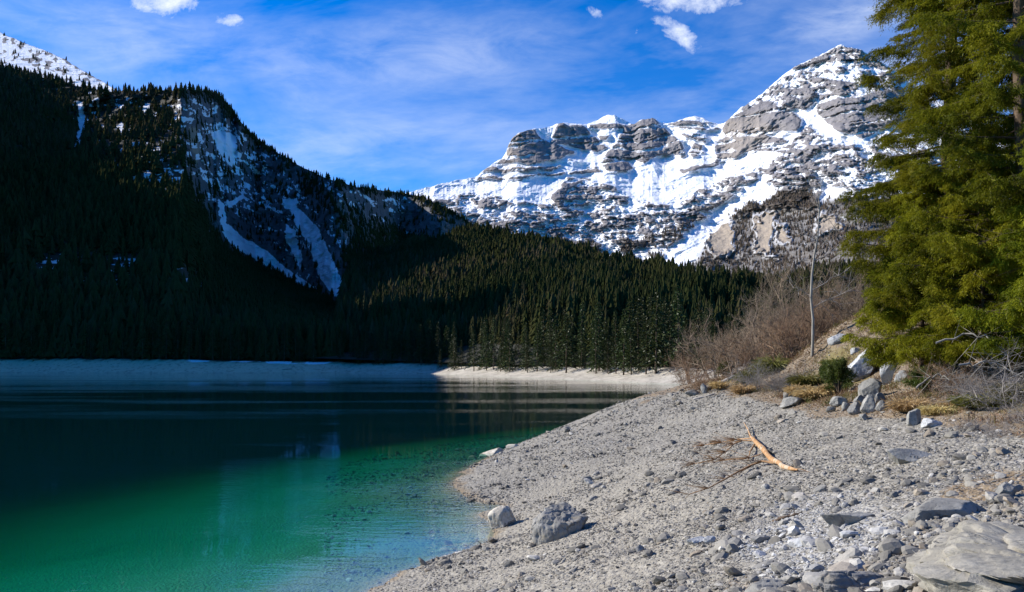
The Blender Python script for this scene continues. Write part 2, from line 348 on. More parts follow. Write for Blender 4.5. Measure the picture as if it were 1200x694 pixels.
m, T = newmat('lake_shore_gravel'); P = geo_pos(T)
big = T.noise(P, .35, 5, .6); mid = T.noise(P, 2.4, 6, .65); fin = T.noise(P, 16, 5, .7)
vor = T.n('ShaderNodeTexVoronoi', {'Vector': P, 'Scale': 9.0, 'Randomness': 1.0}); vor2 = T.n('ShaderNodeTexVoronoi', {'Vector': P, 'Scale': 26.0})
c = T.mix(T.ramp(mid, [(.3, 0.0), (.7, 1.0)]), (.158, .140, .112), (.262, .238, .195))
c = T.mix(T.m('MULTIPLY', T.ramp(vor.outputs['Distance'], [(.35, 0.0), (.75, 1.0)]), .55), c, (.10, .095, .085))
sepc = T.n('ShaderNodeSeparateColor', {0: vor.outputs['Color']})
c = T.mix(T.ramp(sepc.outputs[0], [(.6, 0.0), (1.0, .6)]), c, (.44, .41, .36))
sepc2 = T.n('ShaderNodeSeparateColor', {0: vor2.outputs['Color']})
c = T.mix(T.ramp(sepc2.outputs[1], [(.55, 0.0), (1.0, .55)]), c, (.48, .45, .39))
c = T.mix(T.ramp(sepc2.outputs[2], [(.7, 0.0), (1.0, .5)]), c, (.13, .12, .105))
c = T.mix(T.m('MULTIPLY', T.ramp(big, [(.4, 0.0), (.65, 1.0)]), .35), c, (.30, .27, .21))
c = T.mix(T.m('MULTIPLY', attr(T, 'warm'), T.ramp(mid, [(.2, .5), (.7, .9)])), c, (.34, .305, .24))
c = T.mix(T.m('MULTIPLY', attr(T, 'pale'), T.ramp(fin, [(.42, 0.0), (.7, .75)])), c, (.50, .49, .46))
lit = T.m('ADD', attr(T, 'litter'), T.m('MULTIPLY', T.m('SUBTRACT', fin, .5), .9))
litc = T.mix(T.ramp(mid, [(.35, 0.0), (.65, 1.0)]), (.125, .082, .042), (.26, .19, .11))
litc = T.mix(T.ramp(sepc2.outputs[0], [(.7, 0.0), (1.0, .8)]), litc, (.36, .33, .30))
c = T.mix(T.m('MULTIPLY', T.ramp(lit, [(.42, 0.0), (.62, 1.0)]), .88), c, litc)
gra = T.m('ADD', attr(T, 'grassy'), T.m('MULTIPLY', T.m('SUBTRACT', mid, .5), .8))
c = T.mix(T.m('MULTIPLY', T.ramp(gra, [(.4, 0.0), (.7, 1.0)]), .8), c, (.17, .14, .045))
sepp = T.n('ShaderNodeSeparateXYZ', {0: P})
zz = T.m('ADD', sepp.outputs[2], T.m('MULTIPLY', T.m('SUBTRACT', big, .5), .35))
wet = T.ramp(T.m('ADD', T.m('MULTIPLY', zz, .5), .5), [(.45, 1.0), (.50, .85), (.56, .0)])
c = T.mix(T.m('MULTIPLY', wet, .8), c, (.24, .17, .09))
bed = T.ramp(T.m('ADD', T.m('MULTIPLY', sepp.outputs[2], .25), 1.0), [(.60, 1.0), (.80, .75), (.90, 0.0)])
c = T.mix(bed, c, (.30, .33, .25))
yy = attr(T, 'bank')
bankc = T.mix(T.ramp(T.noise(T.mapv(P, (1, 1, 5)), .12, 5, .6), [(.3, 0.0), (.7, 1.0)]), (.34, .305, .245), (.55, .50, .41))
bankc = T.mix(T.m('MULTIPLY', T.ramp(T.m('MULTIPLY', sepp.outputs[0], -.004), [(.15, 0.0), (.45, 1.0)]), .8), bankc, (.62, .50, .33))  # lighter beige towards the left: colour offsets the blue shade on this bank
bankc = T.mix(T.ramp(T.noise(P, .5, 6, .7), [(.52, 0.0), (.62, .55)]), bankc, (.14, .12, .095))
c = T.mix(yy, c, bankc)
c = T.mix(attr(T, 'wood'), c, (.06, .042, .025))
c = T.mix(T.ramp(T.m('ADD', attr(T, 'snow'), T.m('MULTIPLY', T.m('SUBTRACT', mid, .5), .6)), [(.45, 0.0), (.6, 1.0)]), c, (.85, .87, .9))
h = T.m('ADD', T.m('ADD', T.m('MULTIPLY', vor.outputs['Distance'], -.9), T.m('MULTIPLY', vor2.outputs['Distance'], -.35)), T.m('MULTIPLY', mid, .9))
out(T, principled(T, c, .92, h, .8, .07)); M['gravel'] = m
keep = ['litter', 'grassy']
ground = mesh_np('ground', np.stack([GX, GY, GZ], -1).reshape(-1, 3), [gridfaces(*GX.shape)], M['gravel'],
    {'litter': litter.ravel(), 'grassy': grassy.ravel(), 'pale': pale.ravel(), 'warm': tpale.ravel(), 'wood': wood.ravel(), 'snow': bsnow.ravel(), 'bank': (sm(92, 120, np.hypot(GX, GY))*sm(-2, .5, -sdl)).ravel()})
tag(ground, kind='structure')
from mathutils.bvhtree import BVHTree
def gz(x, y): return float(ground_z(np.array([x]), np.array([y]), True)[0])
def hit(u, v, dmin=4, dmax=160):
    """where the ray through photo pixel (u, v) meets the near ground"""
    d = np.geomspace(dmin, dmax, 1500); x = (u-CU)/F*d; zr = CAMZ+(HV-v)/F*d
    below = ground_z(x, d, False) > zr
    i = int(np.argmax(below)) if below.any() else len(d)-1
    return np.array([x[i], d[i], ground_z(x[i:i+1], d[i:i+1], True)[0]])

# ------------------------------------------------------------------ water: a closed body with a rippled, mirroring surface and light-absorbing depth
m, T = newmat('lake_water'); P = geo_pos(T)
patch = T.ramp(T.noise(T.mapv(P, (.35, 1.6, 1), (3, 1, 0)), .022, 4, .6), [(.46, .14), (.60, 2.6)])
patch = T.m('ADD', patch, T.m('MULTIPLY', T.ramp(T.m('DIVIDE', T.n('ShaderNodeSeparateXYZ', {0: P}).outputs[1], 500.0), [(.12, 0.0), (.45, 1.0)]), .15))
wv = T.m('ADD', T.noise(T.mapv(P, (1, 2.2, 1), rot=(0, 0, R(12))), .9, 4, .6), T.m('MULTIPLY', T.noise(T.mapv(P, (1, 1.8, 1), rot=(0, 0, R(-25))), 3.2, 3, .6), .16))
bump = T.n('ShaderNodeBump', {'Height': T.m('MULTIPLY', wv, patch), 'Strength': .5, 'Distance': .018}).outputs[0]
back = T.n('ShaderNodeNewGeometry').outputs['Backfacing']
fr = T.n('ShaderNodeFresnel', {'IOR': T.m('SUBTRACT', 1.33, T.m('MULTIPLY', back, 1.33-1/1.33)), 'Normal': bump}).outputs[0]   # same mirror strength from both sides
gl = T.n('ShaderNodeBsdfGlossy', {'Color': (1, 1, 1, 1), 'Roughness': T.m('ADD', .02, T.m('MULTIPLY', T.ramp(T.m('DIVIDE', T.n('ShaderNodeSeparateXYZ', {0: P}).outputs[1], 500.0), [(.10, 0.0), (.40, 1.0)]), .025)), 'Normal': bump})
tr = T.n('ShaderNodeBsdfTransparent', {'Color': (.96, 1, .98, 1)})
silt = T.n('ShaderNodeBsdfDiffuse', {'Color': (.01, .30, .38, 1)})      # faint suspended silt
tr = T.n('ShaderNodeMixShader', {0: .045, 1: tr.outputs[0], 2: silt.outputs[0]})
mx = T.n('ShaderNodeMixShader', {0: fr, 1: tr.outputs[0], 2: gl.outputs[0]})
vol = T.n('ShaderNodeVolumeAbsorption', {'Color': (.0, .80, .70, 1), 'Density': .60})
T.n('ShaderNodeOutputMaterial', {'Surface': mx.outputs[0], 'Volume': vol.outputs[0]}); M['water'] = m
xs = np.unique(np.r_[np.linspace(-900, -60, 20), np.linspace(-60, 120, 40)]); ys = np.unique(np.r_[np.linspace(-150, 0, 6), np.linspace(0, 120, 30), np.linspace(120, 470, 14)])
nx, ny = len(xs), len(ys); WX, WY = np.meshgrid(xs, ys, indexing='ij'); top_ = np.stack([WX, WY, 0*WX], -1).reshape(-1, 3); bot = top_+np.array([0, 0, -40.0])
gf = gridfaces(nx, ny); nt_ = len(top_)
ring = [i*ny for i in range(nx)]+[(nx-1)*ny+j for j in range(1, ny)]+[i*ny+ny-1 for i in range(nx-2, -1, -1)]+[j for j in range(ny-2, 0, -1)]
ring = np.array(ring); nxt = np.roll(ring, -1); side_ = np.stack([ring, ring+nt_, nxt+nt_, nxt], 1)
wat = mesh_np('water', np.concatenate([top_, bot]), [gf, gf[:, ::-1]+nt_, side_], m, smooth=False)
import bmesh
bm = bmesh.new(); bm.from_mesh(wat.data); bmesh.ops.recalc_face_normals(bm, faces=bm.faces[:]); bm.to_mesh(wat.data); bm.free()
tag(wat, kind='structure')

# ------------------------------------------------------------------ mountains: each a relief sheet with its own distance, slope by slope
def relief(name, us, ridge, base, D0, slope_fn, nv, attr_fn, mat, noise_amp, noise_sc, jag=1.5, seed=1, smooth_px=4, stand=0):
    nu = len(us); t = np.linspace(0, 1, nv)
    vr = interps(us, ridge)+jag*fbm(us*.12, us*0, oct=5, seed=seed)
    vb = interp(us, base)
    U = np.repeat(us[:, None], nv, 1); Vv = vb[:, None]+(vr-vb)[:, None]*t[None, :]
    C = (HV-Vv)/F
    ms = np.maximum(slope_fn(U, Vv), C+.07)
    lnD = np.zeros_like(U); d0 = interps(us, D0)
    # D1 = D0*(m-c0)/(m-c1)
    mm = .5*(ms[:, 1:]+ms[:, :-1]); step = np.log((mm-C[:, :-1])/np.maximum(mm-C[:, 1:], .03))
    lnD[:, 1:] = np.cumsum(step, 1)
    k = max(1, int(smooth_px/(us[1]-us[0]))); ker = np.hanning(2*k+3)[1:-1]; ker /= ker.sum()
    pad = np.pad(lnD, ((k, k), (0, 0)), mode='edge'); lnD = sum(ker[i]*pad[i:i+nu] for i in range(2*k+1))
    D = d0[:, None]*np.exp(lnD)
    x = (U-CU)/F*D; z = CAMZ+C*D
    n = fbm(x*noise_sc, z*noise_sc*1.0, D*noise_sc*.6, oct=6, seed=seed+3, ridged=True, gain=.52)
    edge = sm(0, .06, t)[None, :]
    D = D-noise_amp*n*edge*interp(D, [(400, .25), (900, 1), (9000, 1)])
    if stand:
        rf = range_fields(U, Vv); rk = np.clip(rf[0], 0, 1)*(1-.75*sm(.6, 1, rf[1])); rk = (np.roll(rk, 2, 0)+2*np.roll(rk, 1, 0)+2*rk+2*np.roll(rk, -1, 0)+np.roll(rk, -2, 0))/8
        D = D-stand*rk*edge-.32*noise_amp*fbm(x*noise_sc*3.1+9, z*noise_sc*3.1, D*noise_sc*2, oct=5, seed=seed+9, ridged=True)*edge*(.12+.88*rk)
    x = (U-CU)/F*D; z = CAMZ+C*D
    A = attr_fn(U, Vv, x, D, z)
    # far side
    nb = 7; kb = np.linspace(0, 1, nb+1)[1:]
    h = z[:, -1]-0
    Db = D[:, -1:]+h[:, None]*kb[None]*1.5; zb_ = z[:, -1:]-h[:, None]*(kb[None]**1.3); xb = np.repeat(x[:, -1:], nb, 1)*(Db/D[:, -1:])
    X = np.concatenate([x, xb], 1); Y = np.concatenate([D, Db], 1); Z = np.concatenate([z, zb_], 1)
    AA = {kk: np.concatenate([a, np.repeat(a[:, -1:], nb, 1)], 1).ravel() for kk, a in A.items()}
    o = mesh_np(name, np.stack([X, Y, Z], -1).reshape(-1, 3), [gridfaces(nu, nv+nb)], mat, AA)
    tag(o, kind='structure')
    return dict(o=o, U=U, V=Vv, x=x, y=D, z=z, A=A)
def softp(U, V, poly, soft=2.5): return sm(-soft, soft, polysd(U, V, poly))

# the far limestone range
def wp(U, V, a=3.0, s=.09, seed=40): return U+a*fbm(U*s, V*s, oct=4, seed=seed), V+a*.7*fbm(U*s+31, V*s+9, oct=4, seed=seed+1)
RP = [([(592,186),(596,163),(617,152),(628,152),(632,160),(645,167),(660,172),(662,182),(640,184),(600,188)],1.0,'c'),
 ([(555,208),(570,196),(592,184),(640,180),(668,182),(668,196),(640,205),(600,212),(560,214)],.75,'s'),
 ([(643,166),(650,149),(658,144),(685,148),(693,156),(703,166),(714,174),(700,178),(680,176),(662,170),(648,168)],1,'c'),
 ([(645,170),(675,178),(674,184),(648,182)],.8,'s'), ([(612,196),(660,192),(700,196),(705,203),(640,206)],.95,'s'),
 ([(690,146),(705,143),(735,147),(733,151),(705,151),(690,150)],.8,'c'), ([(701,158),(713,158),(712,164),(703,163)],1,'c'),
 ([(733,148),(752,141),(766,138),(780,150),(800,168),(806,180),(800,186),(780,180),(760,188),(735,180),(718,172),(724,160)],1,'c'),
 ([(710,180),(722,170),(740,180),(760,187),(755,191),(730,186),(745,199),(735,203),(710,200),(704,193)],.95,'s'),
 ([(780,146),(800,139),(815,140),(848,148),(846,153),(815,153),(798,151)],.75,'s'), ([(798,155),(820,157),(832,163),(825,167),(805,162)],.95,'c'),
 ([(806,180),(812,168),(822,170),(825,180),(812,186)],1,'c'), ([(797,198),(830,191),(842,185),(843,193),(815,200),(800,202)],.95,'s'),
 ([(848,148),(856,138),(868,128),(885,116),(900,122),(925,128),(940,140),(935,153),(905,155),(880,157),(848,162)],1,'c'),
 ([(868,130),(905,98),(935,76),(960,66),(985,52),(1010,58),(1060,90),(1060,130),(1000,125),(960,118),(925,128),(900,122)],.55,'m'),
 ([(918,110),(945,100),(962,112),(945,130),(925,127)],.9,'m'),
 ([(840,162),(858,160),(905,156),(925,165),(915,180),(880,178),(840,188),(836,176)],.72,'s'),
 ([(838,177),(858,174),(870,180),(858,188),(842,189)],1,'c'),
 ([(962,112),(1000,102),(1040,110),(1060,140),(1010,162),(985,156),(965,142),(955,128)],.97,'c'),
 ([(912,180),(935,158),(947,146),(960,158),(975,163),(985,175),(965,190),(960,245),(900,245),(880,230),(890,205),(900,190)],.70,'m'),
 ([(960,160),(985,165),(1010,172),(1100,160),(1200,170),(1200,235),(985,232),(958,205)],.45,'m'),
 ([(480,236),(520,232),(545,225),(575,226),(600,236),(640,236),(665,208),(690,210),(712,214),(740,232),(790,242),(830,215),(870,200),(900,190),(905,240),(850,262),(800,300),(780,330),(480,330)],.47,'m'),
 ([(648,236),(664,208),(688,208),(668,222),(655,240)],.95,'c'), ([(640,262),(668,245),(720,250),(780,262),(790,285),(700,292),(650,280)],.62,'m'),
 ([(545,226),(575,226),(598,240),(560,250)],.75,'m')]
TANP = [[(828,290),(833,264),(848,258),(860,266),(858,296),(835,300)], [(886,255),(897,246),(910,250),(908,272),(902,298),(888,298)], [(952,268),(962,250),(975,250),(988,266),(960,276)], [(912,262),(925,262),(925,285),(912,285)]]
GULLY = [(768,312),(785,290),(830,253),(860,228),(878,214),(892,206),(905,207),(880,236),(835,274),(800,308)]
FORP = [(820,300),(838,262),(866,240),(888,228),(905,222),(925,224),(945,218),(953,226),(960,236),(985,232),(1000,230),(1250,232),(1250,340),(780,340)]
FORP2 = [(640,340),(660,285),(740,280),(790,270),(840,240),(850,250),(800,292),(780,340)]
SNOWP2 = [(880,236),(890,218),(905,214),(908,226),(890,242)]
def range_fields(U, V):
    u, v = wp(U, V, 3.2); u2, v2 = wp(U, V, 2.0, .25, 60)
    rock = np.zeros_like(U)
    strat = np.clip(.5+1.1*fbm(U*.012, (v2+.12*(U-700)+6*fbm(U*.03, V*.03, oct=3, seed=71))*.21, oct=3, seed=74), 0, 1)
    mot = fbm(U*.07+V*.06, V*.20-U*.035, oct=6, seed=72, gain=.68)
    fine = fbm(U*.5, V*.35, oct=3, seed=73)
    for poly, a, k in RP:
        s = softp(u, v, poly, 2.2 if k == 'c' else 4)
        if k == 'c': val = a*(.93+.14*mot)-.45*sm(.72, .85, strat+.2*fine)
        elif k == 's': val = a*sm(.30, .55, strat+.55*mot+.1)
        else: val = np.clip(a+1.25*mot+.42*(strat-.5)+.30*fine, 0, 1)
        rock = rock*(1-s)+val*s
        tan = np.zeros_like(U)
    u3, v3 = wp(U, V, 9, .12, 90)
    for poly in TANP:
        s = softp(u3, v3, poly, 5); tan = np.maximum(tan, s); rock = np.maximum(rock, s*(.9+.2*mot))
    g = softp(u, v, GULLY, 2.5)*sm(-.5, -.1, mot); rock = rock*(1-g)
    f = softp(u, v, FORP, 6)*(1-tan)*(1-g); f = f*sm(-.55, -.1, mot+.25)
    f2 = softp(u, v, FORP2, 10)*(1-g)*sm(-.1, .25, mot)*.8; f = np.maximum(f, f2)
    g2 = softp(u, v, SNOWP2, 3); f = f*(1-g2); rock = rock*(1-g2)
    warm = np.clip(softp(u, v, [(590,188),(596,162),(612,153),(616,188)], 4)+softp(u, v, [(845,190),(845,150),(856,138),(885,135),(905,155),(868,188)], 8)*.8+softp(u, v, [(560,214),(575,194),(600,190),(640,190),(600,212)], 6)*.6, 0, 1)  # warm sunlight on left-facing cliffs, painted into the rock colour
    return rock, np.maximum(tan, warm*.55), f, strat, mot
def range_slope(U, V):
    rock, tan, f, strat, mot = range_fields(U, V)
    return .52+.75*np.clip(rock, 0, 1)**1.5+.05*f
def range_attr(U, V, x, y, z):
    rock, tan, f, strat, mot = range_fields(U, V); return {'snow': 1-rock, 'tan': tan, 'wood': f}
RIDGE = [(430,236),(480,226),(497,221),(520,214),(540,211),(560,207),(567,199),(580,191),(592,184),(596,166),(605,158),(617,152),(628,149),(641,150),(646,149),(652,145),(660,143),(672,144),(685,148),(694,144),(706,139),(716,134),(726,137),(736,144),(744,146),(751,141),(757,139),(764,137),(772,142),(781,145),(792,142),(803,138),(812,136),(824,139),(835,143),(848,146),(852,141),(858,137),(868,127),(880,118),(892,110),(905,98),(920,86),(935,76),(948,70),(960,66),(972,60),(985,51),(996,56),(1010,59),(1025,68),(1040,78),(1080,103),(1130,128),(1200,158),(1300,190),(1500,230)]
ru = np.concatenate([np.arange(440, 1040, .62), np.arange(1040, 1400, 3.0)])
RG = relief('snowy_mountain_range', ru, RIDGE, [(400, 335), (1500, 345)], [(400, 3600), (700, 3500), (850, 3000), (1000, 2450), (1400, 1900), (1500, 1900)], range_slope, 430, range_attr, M['range'], 95, .0034, jag=2.2, seed=3, smooth_px=120, stand=60)
# left mountain: dark forested slope with a shaded cliff and snow couloirs
A_RIDGE = [(-900,120),(-600,-40),(-420,-60),(-300,-60),(-190,-20),(-90,32),(0,78),(50,91),(90,101),(130,107),(180,106),(240,106),(258,112),(268,124),(280,140),(292,156),(312,171),(345,191),(380,208),(420,220),(470,226),(495,231),(530,248),(560,266),(590,276),(640,300)]
CLIFF = [(205,112),(250,118),(272,140),(290,160),(330,186),(420,222),(490,236),(520,252),(560,268),(600,290),(540,300),(470,274),(440,262),(415,285),(402,300),(418,362),(385,350),(340,325),(300,305),(258,285),(238,250),(222,205),(200,150)]
COUL = [([(338,238),(352,246),(372,266),(384,290),(396,318),(410,345),(424,362),(410,360),(392,347),(374,326),(366,300),(356,278),(345,262)], 2.5),
        ([(255,232),(262,238),(266,262),(285,278),(310,292),(340,318),(372,338),(368,342),(330,322),(300,304),(272,290),(260,272),(257,250)], 2),
        ([(246,154),(262,152),(276,158),(280,178),(276,200),(266,192),(254,176)], 5), ([(200,136),(225,138),(224,142),(198,140)], 2), ([(262,240),(284,228),(288,232),(268,244)], 2),
        ([(335,262),(346,270),(354,300),(352,318),(344,300),(334,280)], 3), ([(330,232),(350,235),(345,246),(332,240)], 3),
        ([(89,118),(97,120),(101,144),(93,180),(83,180),(91,150)], 1.5), ([(48,92),(60,95),(58,98),(50,97)], 2)]
def a_fields(U, V):
    u, v = wp(U, V, 11, .06, 140); u1, v1 = wp(U, V, 2.0, .2, 150)
    cliff = softp(u, v, CLIFF, 7)
    mot = fbm(U*.08+V*.05, V*.16-U*.11, oct=5, seed=141, gain=.62)
    mot2 = fbm(U*.3+V*.15, V*.3-U*.25, oct=4, seed=143, gain=.6)
    snow = cliff*np.clip(.18+1.05*mot+.8*mot2, 0, 1)*interp(V, [(120, 1.1), (200, 1.25), (300, .8)])
    snow = snow*(1-.85*softp(u, v, [(215,150),(232,148),(234,195),(240,240),(262,238),(300,270),(345,330),(300,300),(258,288),(232,240)], 5))
    snow = snow*(1-.75*softp(u, v, [(470,240),(500,238),(570,272),(540,280),(500,275),(472,262)], 5))
    coul = np.zeros_like(U)
    for p, s in COUL: coul = np.maximum(coul, softp(u1, v1, p, s))
    ledge = softp(u, v, [(-40,285),(20,285),(80,298),(150,300),(240,320),(235,345),(120,335),(-40,330)], 12)*sm(.02, .2, fbm(U*.05, V*.28, oct=4, seed=151)+.15*mot2)
    speck = sm(.25, .38, fbm(U*.14, V*.25, oct=4, seed=152))*(softp(u, v, [(60,100),(210,108),(215,150),(190,190),(215,215),(150,215),(80,130)], 14))*.9
    speck2 = sm(.28, .4, fbm(U*.16, V*.22, oct=4, seed=157))*softp(u, v, [(185,150),(235,170),(238,235),(180,225)], 12)
    open_ = np.clip(coul+ledge+speck+speck2, 0, 1)
    snow = np.clip(np.maximum(snow, coul*(.9+.25*mot2)), 0, 1); snow = np.maximum(snow, np.maximum(ledge, np.maximum(speck, speck2)))
    # a belt of wood crossing the cliff
    belt = softp(u, v, [(355,200),(420,258),(470,272),(520,280),(560,300),(470,300),(415,285),(400,262),(360,232),(345,212)], 7)*sm(-.35, .15, mot)
    snow = snow*(1-.85*belt*(1-coul))
    zone = np.maximum(softp(u, v, [(-40,275),(20,275),(90,292),(160,298),(245,315),(235,352),(120,345),(-40,338)], 8), .9*softp(u, v, [(60,100),(215,108),(215,240),(150,225),(80,130)], 14))*sm(-.4, .0, fbm(U*.04, V*.07, oct=4, seed=158))
    treeable = np.clip((1-cliff)*(1-open_)*(1-.9*zone)+.24*cliff*(mot2 > .0)*(1-coul)+belt*(1-coul), 0, 1)
    tan = softp(u, v, [(221,148),(232,150),(234,172),(232,194),(226,188),(222,168)], 3)
    return cliff, snow, treeable, tan, coul, mot
def a_slope(U, V):
    cliff, snow, tr, tan, coul, mot = a_fields(U, V)
    low = softp(U, V, [(215,430),(225,230),(255,292),(300,312),(385,354),(430,366),(640,400),(640,440)], 10)
    m = lerp(interp(U, [(-600, .9), (-150, .85), (-30, .66), (60, .60)]), interp(U, [(200, .5), (250, .22), (300, .155), (350, .12), (400, .105), (450, .10)]), low)
    m = lerp(m, .68+.9*np.clip(mot+.1, 0, 1)-.15*coul, cliff*(1-low))
    return m
def a_attr(U, V, x, y, z):
    cliff, snow, tr, tan, coul, mot = a_fields(U, V); return {'snow': snow, 'tan': tan, 'wood': np.clip(1-cliff, 0, 1)*(1-snow), 'tr': tr}
ua = np.concatenate([np.arange(-900, -20, 9.0), np.arange(-20, 640, .95)])
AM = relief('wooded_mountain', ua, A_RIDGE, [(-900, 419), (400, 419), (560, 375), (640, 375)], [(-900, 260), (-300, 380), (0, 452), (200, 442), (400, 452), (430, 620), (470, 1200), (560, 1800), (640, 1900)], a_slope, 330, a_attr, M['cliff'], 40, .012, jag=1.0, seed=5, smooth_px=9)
SHADE_SPUR = relief('added_shade_spur', np.arange(-900, -50, 8.0), [(-900,60),(-600,-60),(-450,-130),(-300,-165),(-215,-150),(-150,-50),(-100,60),(-50,260)], [(-900, 419), (-50, 419)], [(-900, 260), (-300, 380), (-50, 440)], lambda U, V: 1.6+0*U, 120,  # unseen crest left of frame, added to cast shade on shore and hill
              lambda U, V, x, y, z: {'snow': 0*U, 'tan': 0*U, 'wood': 1+0*U, 'tr': 1+0*U}, M['cliff'], 20, .012, jag=3, seed=15, smooth_px=9)
# snow slope showing behind it
def s_attr(U, V, x, y, z):
    r = fbm(U*.2, V*.3, oct=4, seed=161)
    return {'snow': np.clip(.95-1.4*sm(.0, .45, r), 0, 1), 'tan': U*0, 'wood': .0*U}
SN = relief('snowy_upper_slope', np.arange(-500, 240, 1.5), [(-500,-190),(-200,-70),(0,38),(14,44),(40,55),(60,62),(80,72),(100,84),(130,101),(170,130),(240,180)], [(-500, 150), (240, 200)], [(-500, 1500), (240, 1700)], lambda U, V: .52+0*U, 150, s_attr, M['range'], 26, .01, jag=1.5, seed=8)
# middle hill, wooded to the water's edge
B_RIDGE = [(340,410),(388,402),(399,352),(410,314),(432,299),(480,286),(520,282),(545,274),(565,273),(600,278),(640,291),(700,306),(760,315),(800,330),(840,336),(900,334),(950,334),(1010,326),(1100,320),(1300,310),(1700,290)]
def b_attr(U, V, x, y, z):
    u, v = wp(U, V, 4, .06, 240)
    sp = sm(.36, .5, fbm(U*.12, V*.2, oct=4, seed=251))*np.clip(softp(u, v, [(430,300),(560,280),(680,310),(740,330),(700,345),(560,310),(470,350),(410,345)], 12), 0, 1)
    return {'snow': sp, 'tan': 0*U, 'wood': 1-sp, 'tr': 1-.7*sp}
ub = np.concatenate([np.arange(340, 1050, 1.3), np.arange(1050, 1700, 6.0)])
BM = relief('wooded_hill', ub, B_RIDGE, [(340, 419), (500, 424), (600, 428), (800, 428), (1000, 424), (1700, 420)], [(340, 452), (500, 425), (600, 350), (700, 300), (780, 292), (900, 300), (1010, 300), (1300, 300), (1700, 300)],
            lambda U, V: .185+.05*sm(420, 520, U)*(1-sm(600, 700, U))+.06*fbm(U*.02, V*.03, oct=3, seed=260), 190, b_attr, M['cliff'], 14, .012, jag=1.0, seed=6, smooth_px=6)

# ------------------------------------------------------------------ woods on the mountains: too many to count, one mass per hill
def cone_tree(r, layers, sides, top=1.0, droop=.25):
    """ragged conifer of stacked jagged skirts, height 1"""
    V, Fc, t = [], [], []
    for L in range(layers):
        z0 = .06+.86*L/layers; z1 = min(1.0, z0+.94/layers*1.75); rad = r*(1-.88*L/layers)*(.85+.3*random.random())
        b = len(V); V.append((0, 0, z1)); t.append(.75)
        a0 = random.random()*6.28
        for k in range(sides*2):
            a = a0+math.pi*k/sides; rr_ = rad*((1.0+.3*random.random()) if k % 2 == 0 else (.5+.2*random.random()))
            V.append((math.cos(a)*rr_, math.sin(a)*rr_, z0-(droop*rad if k % 2 == 0 else -.03))); t.append(.55 if k % 2 == 0 else .12)
        for k in range(sides*2): Fc.append((b, b+1+k, b+1+(k+1) % (sides*2)))
    return np.array(V), np.array(Fc), np.array(t)
def merge_instances(protos, P, S, tint, name, mat, label=None):
    Vs, Fs, Ts = [], [], []; off = 0
    idx = rng.integers(0, len(protos), len(P)); ang = rng.random(len(P))*6.283
    for k, (pv_, pf, pt) in enumerate(protos):
        s = np.where(idx == k)[0]
        if not len(s): continue
        c, sn = np.cos(ang[s])[:, None], np.sin(ang[s])[:, None]
        wdt = (S[s]*(.8+.45*rng.random(len(s))))[:, None]
        X = (pv_[None, :, 0]*c-pv_[None, :, 1]*sn)*wdt+P[s, 0:1]; Y = (pv_[None, :, 0]*sn+pv_[None, :, 1]*c)*wdt+P[s, 1:2]; Z = pv_[None, :, 2]*S[s][:, None]+P[s, 2:3]
        n = len(pv_); Vs.append(np.stack([X, Y, Z], -1).reshape(-1, 3)); Fs.append((pf[None]+(off+np.arange(len(s))*n)[:, None, None]).reshape(-1, 3)); Ts.append(np.clip(pt[None]*.55+tint[s][:, None], 0, 1).ravel()); off += n*len(s)
    o = mesh_np(name, np.concatenate(Vs), [np.concatenate(Fs)], mat, {'tint': np.concatenate(Ts)}, smooth=False)
    return tag(o, label, 'wood', kind='stuff')
def sample_sheet(S, n, wfn):
    x, y, z = S['x'], S['y'], S['z']
    ax = np.abs((x[1:, :-1]-x[:-1, :-1])*(y[:-1, 1:]-y[:-1, :-1])-(y[1:, :-1]-y[:-1, :-1])*(x[:-1, 1:]-x[:-1, :-1]))
    wgt = ax*wfn(S)[:-1, :-1]; wgt = np.clip(wgt, 0, None).ravel(); wgt /= wgt.sum()
    c = rng.choice(len(wgt), n, p=wgt); i, j = np.unravel_index(c, ax.shape); a, b = rng.random(n), rng.random(n)
    def L(g): return (g[i, j]*(1-a)+g[i+1, j]*a)*(1-b)+(g[i, j+1]*(1-a)+g[i+1, j+1]*a)*b
    return np.stack([L(x), L(y), L(z)], 1), L(S['U']), L(S['V'])
small = [cone_tree(.20+.08*random.random(), 3, 4) for _ in range(6)]
mid_ = [cone_tree(.17+.11*random.random(), 5, 4, droop=.1+.5*random.random()) for _ in range(12)]+[cone_tree(.30+.08*random.random(), 4, 5, droop=.1) for _ in range(3)]
fine_ = [cone_tree(.14+.10*random.random(), 10, 6, droop=.1+.5*random.random()) for _ in range(12)]+[cone_tree(.28, 7, 6, droop=.1) for _ in range(3)]
def inv(S, p=1.0): return 1/np.maximum(S['y'], 300)**p*600**p
Pa, Ua, Va = sample_sheet(AM, 50000, lambda S: S['A']['tr']*inv(S, .8)*((S['U'] > -420)*.9+.1))
hs = interp(Pa[:, 1], [(450, 16), (900, 9.5), (2000, 12)])*(.45+.8*rng.random(len(Pa))**1.3)
ta = .10+.25*rng.random(len(Pa))+.45*sm(230, 120, Va)*rng.random(len(Pa))**1.3+.18*fbm(Pa[:, 0]*.012, Pa[:, 1]*.012, oct=4, seed=88)
Pa[:, 2] -= .6
tag(merge_instances(mid_, Pa, hs, ta, 'conifer_wood', M['wood_far']), 'dark conifer wood covering the high mountain on the left')
